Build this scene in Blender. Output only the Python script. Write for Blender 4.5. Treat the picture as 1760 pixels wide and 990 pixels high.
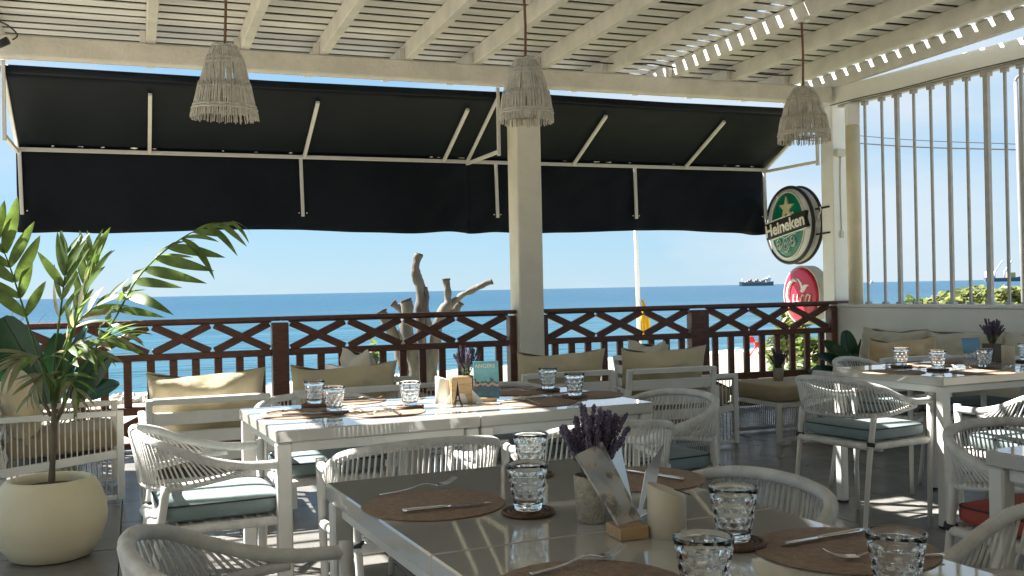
import bpy, math, random
from mathutils import Matrix, Vector, Euler, noise
for o in list(bpy.data.objects): bpy.data.objects.remove(o)
scene = bpy.context.scene
COL = scene.collection
R = math.radians
random.seed(7)

# ------------------------------------------------------------------ camera
H = 1.258                                   # eye height over the terrace floor
F = 1711.0                                  # focal length in pixels of the 1760-wide photograph
cam_d = bpy.data.cameras.new('camera'); cam = bpy.data.objects.new('camera', cam_d); COL.objects.link(cam)
cam_d.sensor_width = 36; cam_d.sensor_fit = 'HORIZONTAL'; cam_d.lens = F/1760*36
cam_d.clip_start = 0.05; cam_d.clip_end = 90000
CAMR = Matrix.Rotation(R(90.087), 3, 'X') @ Matrix.Rotation(R(-1.163), 3, 'Z')
cam.matrix_world = Matrix.Translation((0, 0, H)) @ CAMR.to_4x4()
scene.camera = cam

# building axes: U runs along the main beam, V towards the sea
AB = R(20.8)
E1 = Vector((math.cos(AB), math.sin(AB), 0)); E2 = Vector((-math.sin(AB), math.cos(AB), 0))
AT = R(24.5)                                # dining tables are turned a little more
T1 = Vector((math.cos(AT), math.sin(AT), 0)); T2 = Vector((-math.sin(AT), math.cos(AT), 0))

# ------------------------------------------------------------------ sky, sun, exposure
SUN_EL = R(50)
to_sun = (-E1*0.75 + E2*0.66).normalized()
sun_vec = Vector((to_sun.x*math.cos(SUN_EL), to_sun.y*math.cos(SUN_EL), math.sin(SUN_EL)))
sd = bpy.data.lights.new('sun', 'SUN'); sd.energy = 4.6; sd.angle = R(0.5); sd.color = (1, .975, .94)
sun = bpy.data.objects.new('sun', sd); COL.objects.link(sun)
sun.rotation_euler = (-sun_vec).to_track_quat('-Z', 'Y').to_euler()
world = bpy.data.worlds.new('World'); scene.world = world; world.use_nodes = True
wn = world.node_tree.nodes; wl = world.node_tree.links
bg = wn['Background']; bg.inputs[1].default_value = 0.05
sky = wn.new('ShaderNodeTexSky'); sky.sky_type = 'NISHITA'; sky.sun_disc = False
sky.sun_elevation = SUN_EL; sky.sun_rotation = math.atan2(to_sun.x, to_sun.y)
sky.air_density = 1.0; sky.dust_density = 0.0; sky.ozone_density = 4.0
tc = wn.new('ShaderNodeTexCoord'); mp = wn.new('ShaderNodeMapping'); mp.inputs['Scale'].default_value = (1.6, 1.6, 4.5)
nz = wn.new('ShaderNodeTexNoise'); nz.inputs['Scale'].default_value = 1.25; nz.inputs['Detail'].default_value = 7; nz.inputs['Roughness'].default_value = .5
mp.inputs['Location'].default_value = (7.7, 0.4, 0.9)
cr = wn.new('ShaderNodeValToRGB'); cr.color_ramp.elements[0].position = .475; cr.color_ramp.elements[1].position = .635
cr.color_ramp.elements[0].color = (0, 0, 0, 1); cr.color_ramp.elements[1].color = (.75, .75, .75, 1)
mx = wn.new('ShaderNodeMix'); mx.data_type = 'RGBA'
wl.new(tc.outputs['Generated'], mp.inputs[0]); wl.new(mp.outputs[0], nz.inputs['Vector']); wl.new(nz.outputs['Fac'], cr.inputs[0])
hz_ = wn.new('ShaderNodeMix'); hz_.data_type = 'RGBA'; hz_.inputs[0].default_value = .86      # thin even sea haze over the clear sky
wl.new(sky.outputs[0], hz_.inputs[6]); hz_.inputs[7].default_value = (1.22, 2.15, 2.98, 1)
wl.new(cr.outputs[0], mx.inputs[0]); wl.new(hz_.outputs[2], mx.inputs[6]); mx.inputs[7].default_value = (3.0, 3.25, 3.5, 1)
wl.new(mx.outputs[2], bg.inputs[0])
scene.view_settings.view_transform = 'Standard'; scene.view_settings.look = 'None'
scene.view_settings.exposure = 2.45; scene.view_settings.gamma = 1.0; scene.view_settings.use_curve_mapping = False
scene.render.engine = 'CYCLES'
scene.cycles.max_bounces = 10; scene.cycles.transparent_max_bounces = 12; scene.cycles.transmission_bounces = 10
scene.cycles.sample_clamp_indirect = 4.0

# ------------------------------------------------------------------ pixel helpers
def ray(px, py):
    return CAMR @ Vector(((px-880)/F, -(py-495)/F, -1))
def P(px, py, z):                            # where the pixel's ray meets height z
    d = ray(px, py); s = (z-H)/d.z
    return Vector((d.x*s, d.y*s, z))
def PD(px, py, depth):                       # the pixel's ray at a known distance
    d = ray(px, py); s = depth/d.y
    return Vector((d.x*s, depth, H+d.z*s))

# ------------------------------------------------------------------ materials
def mat(name, col, rough=.6, metal=0., spec=.5, var=0., vscale=8., bump=0., bscale=60., stretch=None, trans=0., coat=0., col2=None, ior=1.45, bdetail=4., coords='Object', sheen=0., subs=0.):
    m = bpy.data.materials.new(name); m.use_nodes = True
    nt = m.node_tree; n = nt.nodes; l = nt.links; b = n['Principled BSDF']
    b.inputs['Base Color'].default_value = (*col, 1); b.inputs['Roughness'].default_value = rough; b.inputs['Metallic'].default_value = metal
    b.inputs['Specular IOR Level'].default_value = spec; b.inputs['IOR'].default_value = ior
    b.inputs['Transmission Weight'].default_value = trans; b.inputs['Coat Weight'].default_value = coat; b.inputs['Coat Roughness'].default_value = .04
    if sheen: b.inputs['Sheen Weight'].default_value = sheen
    t = n.new('ShaderNodeTexCoord'); mpn = n.new('ShaderNodeMapping'); l.new(t.outputs[coords], mpn.inputs[0])
    if stretch: mpn.inputs['Scale'].default_value = stretch
    if var or col2:
        nzn = n.new('ShaderNodeTexNoise'); nzn.inputs['Scale'].default_value = vscale; nzn.inputs['Detail'].default_value = 6; nzn.inputs['Roughness'].default_value = .6
        l.new(mpn.outputs[0], nzn.inputs['Vector'])
        rmp = n.new('ShaderNodeValToRGB'); e = rmp.color_ramp.elements; e[0].position = .3; e[1].position = .7
        c2 = col2 or tuple(min(1, c*(1+var)) for c in col); c1 = col if col2 else tuple(c*(1-var) for c in col)
        e[0].color = (*c1, 1); e[1].color = (*c2, 1)
        l.new(nzn.outputs['Fac'], rmp.inputs[0]); l.new(rmp.outputs[0], b.inputs['Base Color'])
        oi = n.new('ShaderNodeObjectInfo'); ad = n.new('ShaderNodeVectorMath'); ad.operation = 'ADD'
        sc = n.new('ShaderNodeMath'); sc.operation = 'MULTIPLY'; sc.inputs[1].default_value = 37.
        l.new(oi.outputs['Random'], sc.inputs[0]); l.new(mpn.outputs[0], ad.inputs[0]); l.new(sc.outputs[0], ad.inputs[1]); l.new(ad.outputs[0], nzn.inputs['Vector'])
    if bump:
        bn = n.new('ShaderNodeTexNoise'); bn.inputs['Scale'].default_value = bscale; bn.inputs['Detail'].default_value = bdetail
        l.new(mpn.outputs[0], bn.inputs['Vector'])
        bp = n.new('ShaderNodeBump'); bp.inputs['Strength'].default_value = bump; bp.inputs['Distance'].default_value = .01
        l.new(bn.outputs['Fac'], bp.inputs['Height']); l.new(bp.outputs[0], b.inputs['Normal'])
    m['bsdf'] = 1
    return m
M = {}
M['paint'] = mat('cream_painted_wood', (.74, .715, .66), .5, var=.13, vscale=4, bump=.4, bscale=45, stretch=(1, 1, 1))
M['slat'] = mat('white_painted_board', (.76, .745, .715), .45, var=.14, vscale=3, bump=.2, bscale=30, stretch=(.3, 4, 4))
M['plaster'] = mat('rough_cream_plaster', (.74, .70, .62), .75, var=.10, vscale=6, bump=.9, bscale=38)
M['column'] = mat('cream_column_paint', (.74, .69, .58), .6, var=.08, vscale=4, bump=.1, bscale=60)
M['pipe'] = mat('yellowed_cream_paint', (.78, .70, .50), .45, var=.08, vscale=5, bump=.1, bscale=25)
M['wallw'] = mat('white_wall_paint', (.86, .85, .81), .7, var=.05, vscale=2.5, bump=.2, bscale=40)
M['sheet'] = mat('dark_roof_felt', (.045, .03, .022), .9, var=.2)
M['awning'] = mat('black_awning_fabric', (.0050, .0080, .0130), .58, col2=(.013, .0175, .024), vscale=1.1, bump=.5, bscale=4., bdetail=3, spec=.16)  # lighter blotches: faded, dusty cloth, and fold sheen painted into the colour
M['alu'] = mat('white_powder_coated_metal', (.70, .685, .645), .4, var=.06, vscale=6, bump=.05, bscale=80)
M['barmetal'] = mat('worn_white_bar_paint', (.46, .445, .43), .4, var=.12, vscale=9)
M['wood'] = mat('dark_red_stained_wood', (.085, .034, .022), .42, var=.4, vscale=7, bump=.35, bscale=24, stretch=(1.5, 6, 6), col2=(.155, .066, .042))
M['tile'] = mat('grey_porcelain_tile', (.185, .175, .158), .26, var=.22, vscale=3.2, bump=.05, bscale=20, spec=.55)
M['grout'] = mat('dark_tile_grout', (.07, .068, .062), .85)
M['table'] = mat('cream_lacquered_glass_top', (.50, .475, .43), .035, var=.03, vscale=3, spec=.75, coat=.6)
M['tleg'] = mat('cream_table_metal', (.64, .62, .57), .35, var=.05, vscale=5)
M['rope'] = mat('off_white_polyester_rope', (.70, .68, .63), .8, var=.16, vscale=18, bump=.5, bscale=420)
M['tube'] = mat('cream_chair_tube', (.63, .61, .56), .38, var=.07, vscale=7)
M['teal'] = mat('grey_teal_canvas', (.20, .255, .255), .85, var=.14, vscale=6, bump=.35, bscale=40, sheen=.1)
M['tealshade'] = mat('shaded_teal_canvas', (.085, .115, .12), .85, var=.2, vscale=8, bump=.3, bscale=40)  # darker copy of the teal canvas, shade put into its colour
M['redc'] = mat('faded_red_canvas', (.32, .06, .045), .8, var=.18, vscale=6, bump=.4, bscale=40)
M['navyc'] = mat('slate_blue_canvas', (.09, .11, .15), .85, var=.15, vscale=6, bump=.4, bscale=40)
M['piping'] = mat('dark_seam_piping', (.03, .035, .035), .8)
M['beige'] = mat('straw_beige_cushion_fabric', (.52, .435, .28), .85, var=.10, vscale=5, bump=.6, bscale=13, sheen=.15)
M['taupe'] = mat('taupe_cushion_fabric', (.33, .26, .165), .88, var=.08, vscale=6, bump=.35, bscale=18, sheen=.1)
M['sage'] = mat('greige_cushion_fabric', (.52, .47, .37), .88, var=.08, vscale=6, bump=.5, bscale=15, sheen=.1)
M['ochre'] = mat('ochre_velvet_fabric', (.50, .36, .19), .7, var=.18, vscale=6, bump=.6, bscale=14, sheen=.3)
M['pot'] = mat('matte_cream_pot', (.68, .60, .41), .55, var=.05, vscale=4, bump=.08, bscale=40)
M['soil'] = mat('brown_soil', (.07, .045, .025), .95, var=.4, vscale=30, bump=.8, bscale=60)
M['stem'] = mat('grey_brown_palm_stem', (.14, .11, .07), .8, var=.3, vscale=20, bump=.5, bscale=60, stretch=(1, 1, .3))
M['straw'] = mat('pale_rattan_sticks', (.60, .56, .48), .8, var=.2, vscale=22, bump=.4, bscale=120)
M['cord'] = mat('rusty_brown_cord', (.19, .10, .06), .8, var=.3, vscale=30)
M['cork'] = mat('brown_cork_mat', (.31, .21, .145), .9, var=.25, vscale=60, bump=.5, bscale=220)
M['bead'] = mat('dark_wooden_beads', (.11, .055, .028), .5, var=.3, vscale=40)
M['steel'] = mat('polished_cutlery_steel', (.72, .71, .69), .14, metal=1., var=.03)
M['steelb'] = mat('brushed_steel', (.55, .55, .55), .3, metal=1., bump=.08, bscale=200, stretch=(1, 1, 12))
M['black'] = mat('black_plastic', (.02, .02, .02), .5)
M['ceram'] = mat('cream_ceramic_holder', (.50, .44, .33), .45, var=.04, bump=.05, bscale=60)
M['ceramw'] = mat('white_ceramic_holder', (.66, .63, .54), .4, var=.04)
M['burlap'] = mat('grey_burlap_pot_wrap', (.36, .32, .25), .9, var=.25, vscale=70, bump=.8, bscale=160)
M['lav'] = mat('dusty_purple_florets', (.06, .046, .075), .85, col2=(.17, .135, .21), vscale=60)
M['lavstem'] = mat('grey_green_lavender_stem', (.10, .13, .07), .85, var=.3, vscale=40)
M['box'] = mat('dark_brown_planter', (.10, .075, .055), .6, var=.15)
M['oak'] = mat('pale_oak_block', (.42, .27, .14), .6, var=.2, vscale=12, bump=.3, bscale=60, stretch=(1, 8, 8))
M['ply'] = mat('light_hammered_wood', (.52, .36, .19), .6, var=.12, vscale=16, bump=.7, bscale=30, stretch=(1, 1, 5))
M['paper'] = mat('white_paper_napkin', (.82, .82, .79), .85, var=.03)
M['bronze'] = mat('dark_bronze_cast', (.035, .025, .02), .4, metal=.6)
M['white'] = mat('white_lettering', (.82, .80, .74), .5)
M['silver'] = mat('silver_white_sign_face', (.62, .62, .60), .3, var=.06, vscale=6, coat=.3)
M['green'] = mat('bottle_green_sign_face', (.004, .19, .105), .25, var=.12, vscale=5, coat=.3)
M['red'] = mat('bright_red_sign_face', (.62, .018, .045), .28, var=.14, vscale=4, coat=.3)
M['pink'] = mat('dirty_white_sign_casing', (.58, .55, .48), .5, var=.1)
M['starc'] = mat('pale_gold_star', (.62, .55, .36), .4)
M['rock'] = mat('pale_shore_boulder', (.48, .42, .35), .9, var=.25, vscale=3, bump=.7, bscale=8)
M['trunk'] = mat('bleached_dead_wood', (.135, .12, .105), .9, var=.5, vscale=7, bump=1., bscale=14, stretch=(1, 1, .35))
M['cutend'] = mat('dark_cut_wood', (.075, .055, .04), .9, var=.4, vscale=14, bump=.6, bscale=40)
M['bark'] = mat('shrub_bark', (.10, .075, .05), .9, var=.3, vscale=10)
M['hull'] = mat('hazed_blue_hull', (.10, .13, .18), .5)  # blue lightened, distance haze put into the colour
M['shipw'] = mat('ship_white_paint', (.72, .72, .70), .5)
M['shipy'] = mat('ship_yellow_paint', (.58, .45, .12), .5)
M['cont'] = mat('container_rust', (.30, .22, .19), .6, var=.35, vscale=.12)
M['polew'] = mat('white_pole_paint', (.78, .78, .76), .4)
M['flag'] = mat('yellow_flag_cloth', (.82, .47, .02), .8, var=.08)
M['flagr'] = mat('red_flag_cloth', (.62, .03, .03), .8, var=.08)
M['wire'] = mat('power_cable', (.06, .06, .07), .6)
M['conc'] = mat('lamp_post_concrete', (.19, .19, .18), .8, var=.1)
M['tag'] = mat('wall_switch_plastic', (.6, .58, .5), .5)
def leafmat(name, c, var=.3, tr=.35, rough=.42):
    m = mat(name, c, rough, var=var, vscale=3)
    nt = m.node_tree; b = nt.nodes['Principled BSDF']; out = nt.nodes['Material Output']
    t = nt.nodes.new('ShaderNodeBsdfTranslucent'); mixs = nt.nodes.new('ShaderNodeMixShader'); mixs.inputs[0].default_value = tr
    src = b.inputs['Base Color'].links[0].from_socket
    hs = nt.nodes.new('ShaderNodeHueSaturation'); hs.inputs['Value'].default_value = 2.2; hs.inputs['Hue'].default_value = .485; hs.inputs['Saturation'].default_value = 1.1
    nt.links.new(src, hs.inputs['Color']); nt.links.new(hs.outputs[0], t.inputs[0])
    nt.links.new(b.outputs[0], mixs.inputs[1]); nt.links.new(t.outputs[0], mixs.inputs[2]); nt.links.new(mixs.outputs[0], out.inputs[0])
    return m
M['palm'] = leafmat('palm_leaflet', (.10, .155, .042), .45, .45)
M['palmdry'] = leafmat('pale_drying_leaflet', (.20, .20, .105), .3)
M['broad'] = leafmat('dark_broad_leaf', (.018, .055, .022), .3, .15, .3)
M['shrub'] = leafmat('shrub_leaf', (.085, .12, .035), .5)
M['shrubpale'] = leafmat('pale_seagrape_leaf', (.135, .155, .06), .5)
def glassmat():
    m = bpy.data.materials.new('clear_dimpled_glass'); m.use_nodes = True
    nt = m.node_tree; n = nt.nodes; b = n['Principled BSDF']
    b.inputs['Base Color'].default_value = (.97, .985, .98, 1); b.inputs['Roughness'].default_value = .01
    b.inputs['Transmission Weight'].default_value = 1; b.inputs['IOR'].default_value = 1.47
    return m
M['glass'] = glassmat()
def acrylic():
    m = bpy.data.materials.new('glossy_menu_card'); m.use_nodes = True
    nt = m.node_tree; n = nt.nodes; l = nt.links; b = n['Principled BSDF']
    t = n.new('ShaderNodeTexCoord'); z = n.new('ShaderNodeTexNoise'); z.inputs['Scale'].default_value = 5; z.inputs['Detail'].default_value = 5
    r = n.new('ShaderNodeValToRGB'); e = r.color_ramp.elements
    e[0].position = .38; e[0].color = (.16, .155, .15, 1); e[1].position = .6; e[1].color = (.42, .46, .50, 1)
    x = r.color_ramp.elements.new(.48); x.color = (.47, .43, .40, 1)
    l.new(t.outputs['Generated'], z.inputs['Vector']); l.new(z.outputs['Fac'], r.inputs[0]); l.new(r.outputs[0], b.inputs['Base Color'])
    b.inputs['Roughness'].default_value = .08; b.inputs['Metallic'].default_value = .35; b.inputs['Coat Weight'].default_value = 1; b.inputs['Specular IOR Level'].default_value = .8
    return m
M['menu'] = acrylic()
def brochure(name, top, mid, low, s=6.):
    m = bpy.data.materials.new(name); m.use_nodes = True
    nt = m.node_tree; n = nt.nodes; l = nt.links; b = n['Principled BSDF']
    t = n.new('ShaderNodeTexCoord'); sx = n.new('ShaderNodeSeparateXYZ'); z = n.new('ShaderNodeTexNoise'); z.inputs['Scale'].default_value = s; z.inputs['Detail'].default_value = 6
    a = n.new('ShaderNodeMath'); a.operation = 'MULTIPLY_ADD'; a.inputs[1].default_value = .42; 
    l.new(t.outputs['Generated'], sx.inputs[0]); l.new(t.outputs['Generated'], z.inputs['Vector']); l.new(z.outputs['Fac'], a.inputs[0])
    sb = n.new('ShaderNodeMath'); sb.operation = 'SUBTRACT'; sb.inputs[1].default_value = .21
    l.new(sx.outputs['Z'], a.inputs[2]); l.new(a.outputs[0], sb.inputs[0])
    r = n.new('ShaderNodeValToRGB'); e = r.color_ramp.elements
    e[0].position = .0; e[0].color = (*low, 1); e[1].position = 1.; e[1].color = (*top, 1)
    for p, c in ((.2, tuple(v*.6 for v in low)), (.3, mid), (.4, (.5, .45, .38)), (.46, tuple(v*.45 for v in mid)), (.52, top), (.75, tuple(v*1.25 for v in top))):
        x = r.color_ramp.elements.new(p); x.color = (*c, 1)
    l.new(sb.outputs[0], r.inputs[0]); l.new(r.outputs[0], b.inputs['Base Color']); b.inputs['Roughness'].default_value = .2; b.inputs['Coat Weight'].default_value = .5
    return m
M['broA'] = brochure('printed_seaside_brochure', (.16, .42, .47), (.10, .09, .13), (.09, .25, .36))
M['broB'] = brochure('printed_harbour_brochure', (.05, .15, .23), (.14, .12, .12), (.30, .27, .24), 9.)

# ------------------------------------------------------------------ mesh builders
def sgn(x): return -1. if x < 0 else 1.
def spow(x, p): return sgn(x)*abs(x)**p
class MB:
    def __init__(s): s.v = []; s.f = []; s.sm = []
    def add(s, vs, fs, M4=None, smooth=False):
        o = len(s.v)
        s.v += [tuple(M4 @ Vector(p)) for p in vs] if M4 is not None else [tuple(p) for p in vs]
        s.f += [tuple(i+o for i in f) for f in fs]; s.sm += [smooth]*len(fs)
        return s
    def box(s, c, d, r=.004, M4=None):       # chamfered box, full dimensions d, centre c
        a, b, e = d[0]/2, d[1]/2, d[2]/2; r = min(r, a*.6, b*.6, e*.6)
        vs = []; ix = {}
        for x in (-1, 1):
            for y in (-1, 1):
                for z in (-1, 1):
                    for k, p in enumerate(((x*a, y*(b-r), z*(e-r)), (x*(a-r), y*b, z*(e-r)), (x*(a-r), y*(b-r), z*e))):
                        ix[(x, y, z, k)] = len(vs); vs.append((p[0]+c[0], p[1]+c[1], p[2]+c[2]))
        fs = []
        for q in (-1, 1):
            fs.append([ix[(q, y, z, 0)] for y, z in ((-1, -1), (1, -1), (1, 1), (-1, 1))])
            fs.append([ix[(x, q, z, 1)] for x, z in ((-1, -1), (1, -1), (1, 1), (-1, 1))])
            fs.append([ix[(x, y, q, 2)] for x, y in ((-1, -1), (1, -1), (1, 1), (-1, 1))])
            for w in (-1, 1):
                fs.append([ix[(-1, q, w, 1)], ix[(1, q, w, 1)], ix[(1, q, w, 2)], ix[(-1, q, w, 2)]])
                fs.append([ix[(q, -1, w, 0)], ix[(q, 1, w, 0)], ix[(q, 1, w, 2)], ix[(q, -1, w, 2)]])
                fs.append([ix[(q, w, -1, 0)], ix[(q, w, 1, 0)], ix[(q, w, 1, 1)], ix[(q, w, -1, 1)]])
                for u in (-1, 1): fs.append([ix[(q, w, u, 0)], ix[(q, w, u, 1)], ix[(q, w, u, 2)]])
        C = Vector(c); out = []
        for f in fs:
            p = [Vector(vs[i]) for i in f]; nn = (p[1]-p[0]).cross(p[2]-p[0]); ce = sum(p, Vector())/len(p)
            out.append(f if nn.dot(ce-C) > 0 else f[::-1])
        return s.add(vs, out, M4)
    def bar(s, a, b, w, h, r=.003, up=(0, 0, 1)):   # box from a to b, width w, height h
        a = Vector(a); b = Vector(b); x = (b-a).normalized(); u = Vector(up)
        if abs(x.dot(u)) > .99: u = Vector((0, 1, 0))
        y = u.cross(x).normalized(); z = x.cross(y)
        m = Matrix((x, y, z)).transposed().to_4x4(); m.translation = (a+b)/2
        return s.box((0, 0, 0), ((b-a).length, w, h), r, m)
    def tube(s, pts, rad, n=8, cap=True, closed=False, rz=None):
        pts = [Vector(p) for p in pts]; k = len(pts); vs = []; prev = None
        for i, p in enumerate(pts):
            t = (pts[(i+1) % k]-pts[i-1]) if closed else (pts[min(i+1, k-1)]-pts[max(i-1, 0)])
            t.normalize()
            if prev is None:
                u = Vector((0, 0, 1)); u = Vector((1, 0, 0)) if abs(t.dot(u)) > .95 else u
                a = u.cross(t).normalized()
            else:
                a = (prev-t*prev.dot(t)).normalized()
            prev = a; b = t.cross(a)
            r = rad(i/(k-1)) if callable(rad) else (rad[i] if isinstance(rad, (list, tuple)) else rad)
            r2 = r if rz is None else (rz(i/(k-1)) if callable(rz) else rz)
            for j in range(n):
                an = 2*math.pi*j/n; vs.append(p+a*math.cos(an)*r+b*math.sin(an)*r2)
        fs = []
        for i in range(k if closed else k-1):
            for j in range(n):
                q = (i+1) % k
                fs.append((i*n+j, i*n+(j+1) % n, q*n+(j+1) % n, q*n+j))
        if cap and not closed: fs += [tuple(range(n))[::-1], tuple((k-1)*n+j for j in range(n))]
        return s.add(vs, fs, None, True)
    def lathe(s, prof, n=32, M4=None, cap0=False, cap1=False, warp=None):
        vs = []; fs = []; k = len(prof)
        for i, (r, z) in enumerate(prof):
            for j in range(n):
                a = 2*math.pi*j/n; rr = r if warp is None else warp(r, z, a, i)
                vs.append((rr*math.cos(a), rr*math.sin(a), z))
        for i in range(k-1):
            for j in range(n): fs.append((i*n+j, i*n+(j+1) % n, (i+1)*n+(j+1) % n, (i+1)*n+j))
        if cap0: fs.append(tuple(range(n))[::-1])
        if cap1: fs.append(tuple((k-1)*n+j for j in range(n)))
        return s.add(vs, fs, M4, True)
    def cushion(s, c, d, e1=.35, e2=.3, nu=28, nv=14, wr=0., seed=0, M4=None):   # superellipsoid block
        vs = []; fs = []
        for i in range(nv+1):
            ph = -math.pi/2+math.pi*i/nv
            for j in range(nu):
                th = 2*math.pi*j/nu
                x = spow(math.cos(ph), e1)*spow(math.cos(th), e2); y = spow(math.cos(ph), e1)*spow(math.sin(th), e2); z = spow(math.sin(ph), e1)
                p = Vector((x*d[0]/2, y*d[1]/2, z*d[2]/2))
                if wr: p += p.normalized()*wr*noise.noise(p*9+Vector((seed, seed*2.3, 0)))
                vs.append(p+Vector(c))
        for i in range(nv):
            for j in range(nu): fs.append((i*nu+j, i*nu+(j+1) % nu, (i+1)*nu+(j+1) % nu, (i+1)*nu+j))
        return s.add(vs, fs, M4, True)
    def pillow(s, w, h, t, nx=26, ny=16, wr=.012, seed=0, M4=None):     # lies in XZ, thickness along Y
        vs = []; fs = []
        for side in (1, -1):
            o = len(vs)
            for j in range(ny+1):
                for i in range(nx+1):
                    u = -1+2*i/nx; v = -1+2*j/ny
                    k = max(0., (1-u**4)*(1-v**4))**.55*(.72+.28*max(0., (1-u*u)*(1-v*v))**.5)
                    x = w/2*u*(1-.06*(1-v*v)); z = h/2*v*(1-.13*(1-u*u))
                    y = side*t/2*k
                    q = Vector((x*7+seed*3.1, z*11, side*2+seed))
                    edge = max(abs(u)**3, abs(v)**2)
                    y += side*wr*noise.noise(q*1.3)*(1-max(abs(u), abs(v))**8)*(.5+1.1*edge)
                    z += wr*.8*noise.noise(q*.7+Vector((9, 0, 0)))*(1 if abs(v) > .9 else .3)
                    vs.append((x, y, z))
            for j in range(ny):
                for i in range(nx):
                    a = o+j*(nx+1)+i; f = (a, a+1, a+nx+2, a+nx+1); fs.append(f[::-1] if side > 0 else f)
        return s.add(vs, fs, M4, True)
    def mesh(s, name, m):
        me = bpy.data.meshes.new(name); me.from_pydata(s.v, [], s.f); me.update()
        me.polygons.foreach_set('use_smooth', s.sm)
        me.materials.append(M[m] if isinstance(m, str) else m)
        return me
    def build(s, name, m, parent=None, loc=None, rz=0.):
        return link(name, s.mesh(name, m), parent, loc, rz)
def link(name, me, parent=None, loc=None, rz=0.):
    o = bpy.data.objects.new(name, me); COL.objects.link(o); o.parent = parent
    if loc is not None: o.location = loc
    o.rotation_euler.z = rz
    return o
def tag(o, label=None, cat=None, group=None, kind=None):
    if label: o['label'] = label
    if cat: o['category'] = cat
    if group: o['group'] = group
    if kind: o['kind'] = kind
    return o
def thing(name, label, cat, loc=(0, 0, 0), rz=0., group=None):
    o = bpy.data.objects.new(name, None); COL.objects.link(o); o.location = loc; o.rotation_euler.z = rz; o.empty_display_size = .1
    return tag(o, label, cat, group)
def copy_tree(o, parent=None):
    c = o.copy(); COL.objects.link(c); c.parent = parent
    for ch in list(o.children): copy_tree(ch, c)
    return c
def place(proto, used, loc, rz, label, group=None):
    o = copy_tree(proto) if used[0] else proto
    used[0] = True
    o.location = loc; o.rotation_euler.z = rz; o['label'] = label
    if group: o['group'] = group
    return o
def smooth(pts, n=8, closed=False):           # Catmull-Rom through points
    pts = [Vector(p) for p in pts]; out = []; k = len(pts)
    for i in range(k if closed else k-1):
        g = (lambda q: pts[q % k]) if closed else (lambda q: pts[min(max(q, 0), k-1)])
        a, b, c, d = g(i-1), g(i), g(i+1), g(i+2)
        for j in range(n):
            t = j/n
            out.append(.5*((2*b)+(c-a)*t+(2*a-5*b+4*c-d)*t*t+(3*b-a-3*c+d)*t**3))
    if not closed: out.append(pts[-1])
    return out
def resample(pts, step):
    out = [pts[0].copy()]; acc = 0.
    for a, b in zip(pts, pts[1:]):
        L = (b-a).length; d = step-acc
        while d <= L and L > 0: out.append(a+(b-a)*(d/L)); d += step
        acc = L-(d-step)
    if (out[-1]-pts[-1]).length > step*.3: out.append(pts[-1].copy())
    return out
def text_mesh(txt, size, m, name, extrude=.001, bold=0., shear=0.):
    cu = bpy.data.curves.new('lettering', 'FONT'); cu.body = txt; cu.size = size; cu.extrude = extrude; cu.offset = bold; cu.shear = shear
    cu.align_x = 'CENTER'; cu.align_y = 'CENTER'; cu.resolution_u = 4
    t = bpy.data.objects.new('lettering', cu); COL.objects.link(t)
    dg = bpy.context.evaluated_depsgraph_get(); dg.update()
    me = bpy.data.meshes.new_from_object(t.evaluated_get(dg)); me.name = name
    bpy.data.objects.remove(t); bpy.data.curves.remove(cu)
    me.materials.clear(); me.materials.append(M[m])
    return me
# ================================================================== SETTING
def uv(u, v, z=0.): return E1*u+E2*v+Vector((0, 0, z))
def struct(name, mb, m, rz=0., parent=None):
    o = mb.build(name, m, parent, None, rz)
    if parent is None: o['kind'] = 'structure'
    return o
# ---- ground, beach and sea
SEA = -2.75
def shore(u): return 42.5+.26*u+1.2*math.sin(u*.11)
def ground_z(u, v):
    vs = shore(u); k = (v-10.)/(vs-10.)
    z = -.30 if k < 0 else -.30+(SEA+.30)*(k**1.15)
    if k > 1: z = SEA-(k-1)*5
    amp = .10*min(1, max(0, (v-9.5)/6.))
    return z+amp*noise.noise(Vector((u*.22, v*.22, 0)))+.4*amp*noise.noise(Vector((u*.9, v*.9, 3)))
mb = MB(); us = [-400, -200, -110, -70]+[-45+i*1.5 for i in range(101)]+[125, 170, 260, 420]
vsl = [-300, -120, -50, -20, -8, 0, 6, 9]+[9.6+i*1.15 for i in range(48)]+[70, 80]
for v in vsl:
    for u in us: mb.v.append((u, v, ground_z(u, v)-(.06 if v < 9.3 else 0)))
nu = len(us)
for j in range(len(vsl)-1):
    for i in range(nu-1): mb.f.append((j*nu+i, j*nu+i+1, (j+1)*nu+i+1, (j+1)*nu+i)); mb.sm.append(True)
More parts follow.
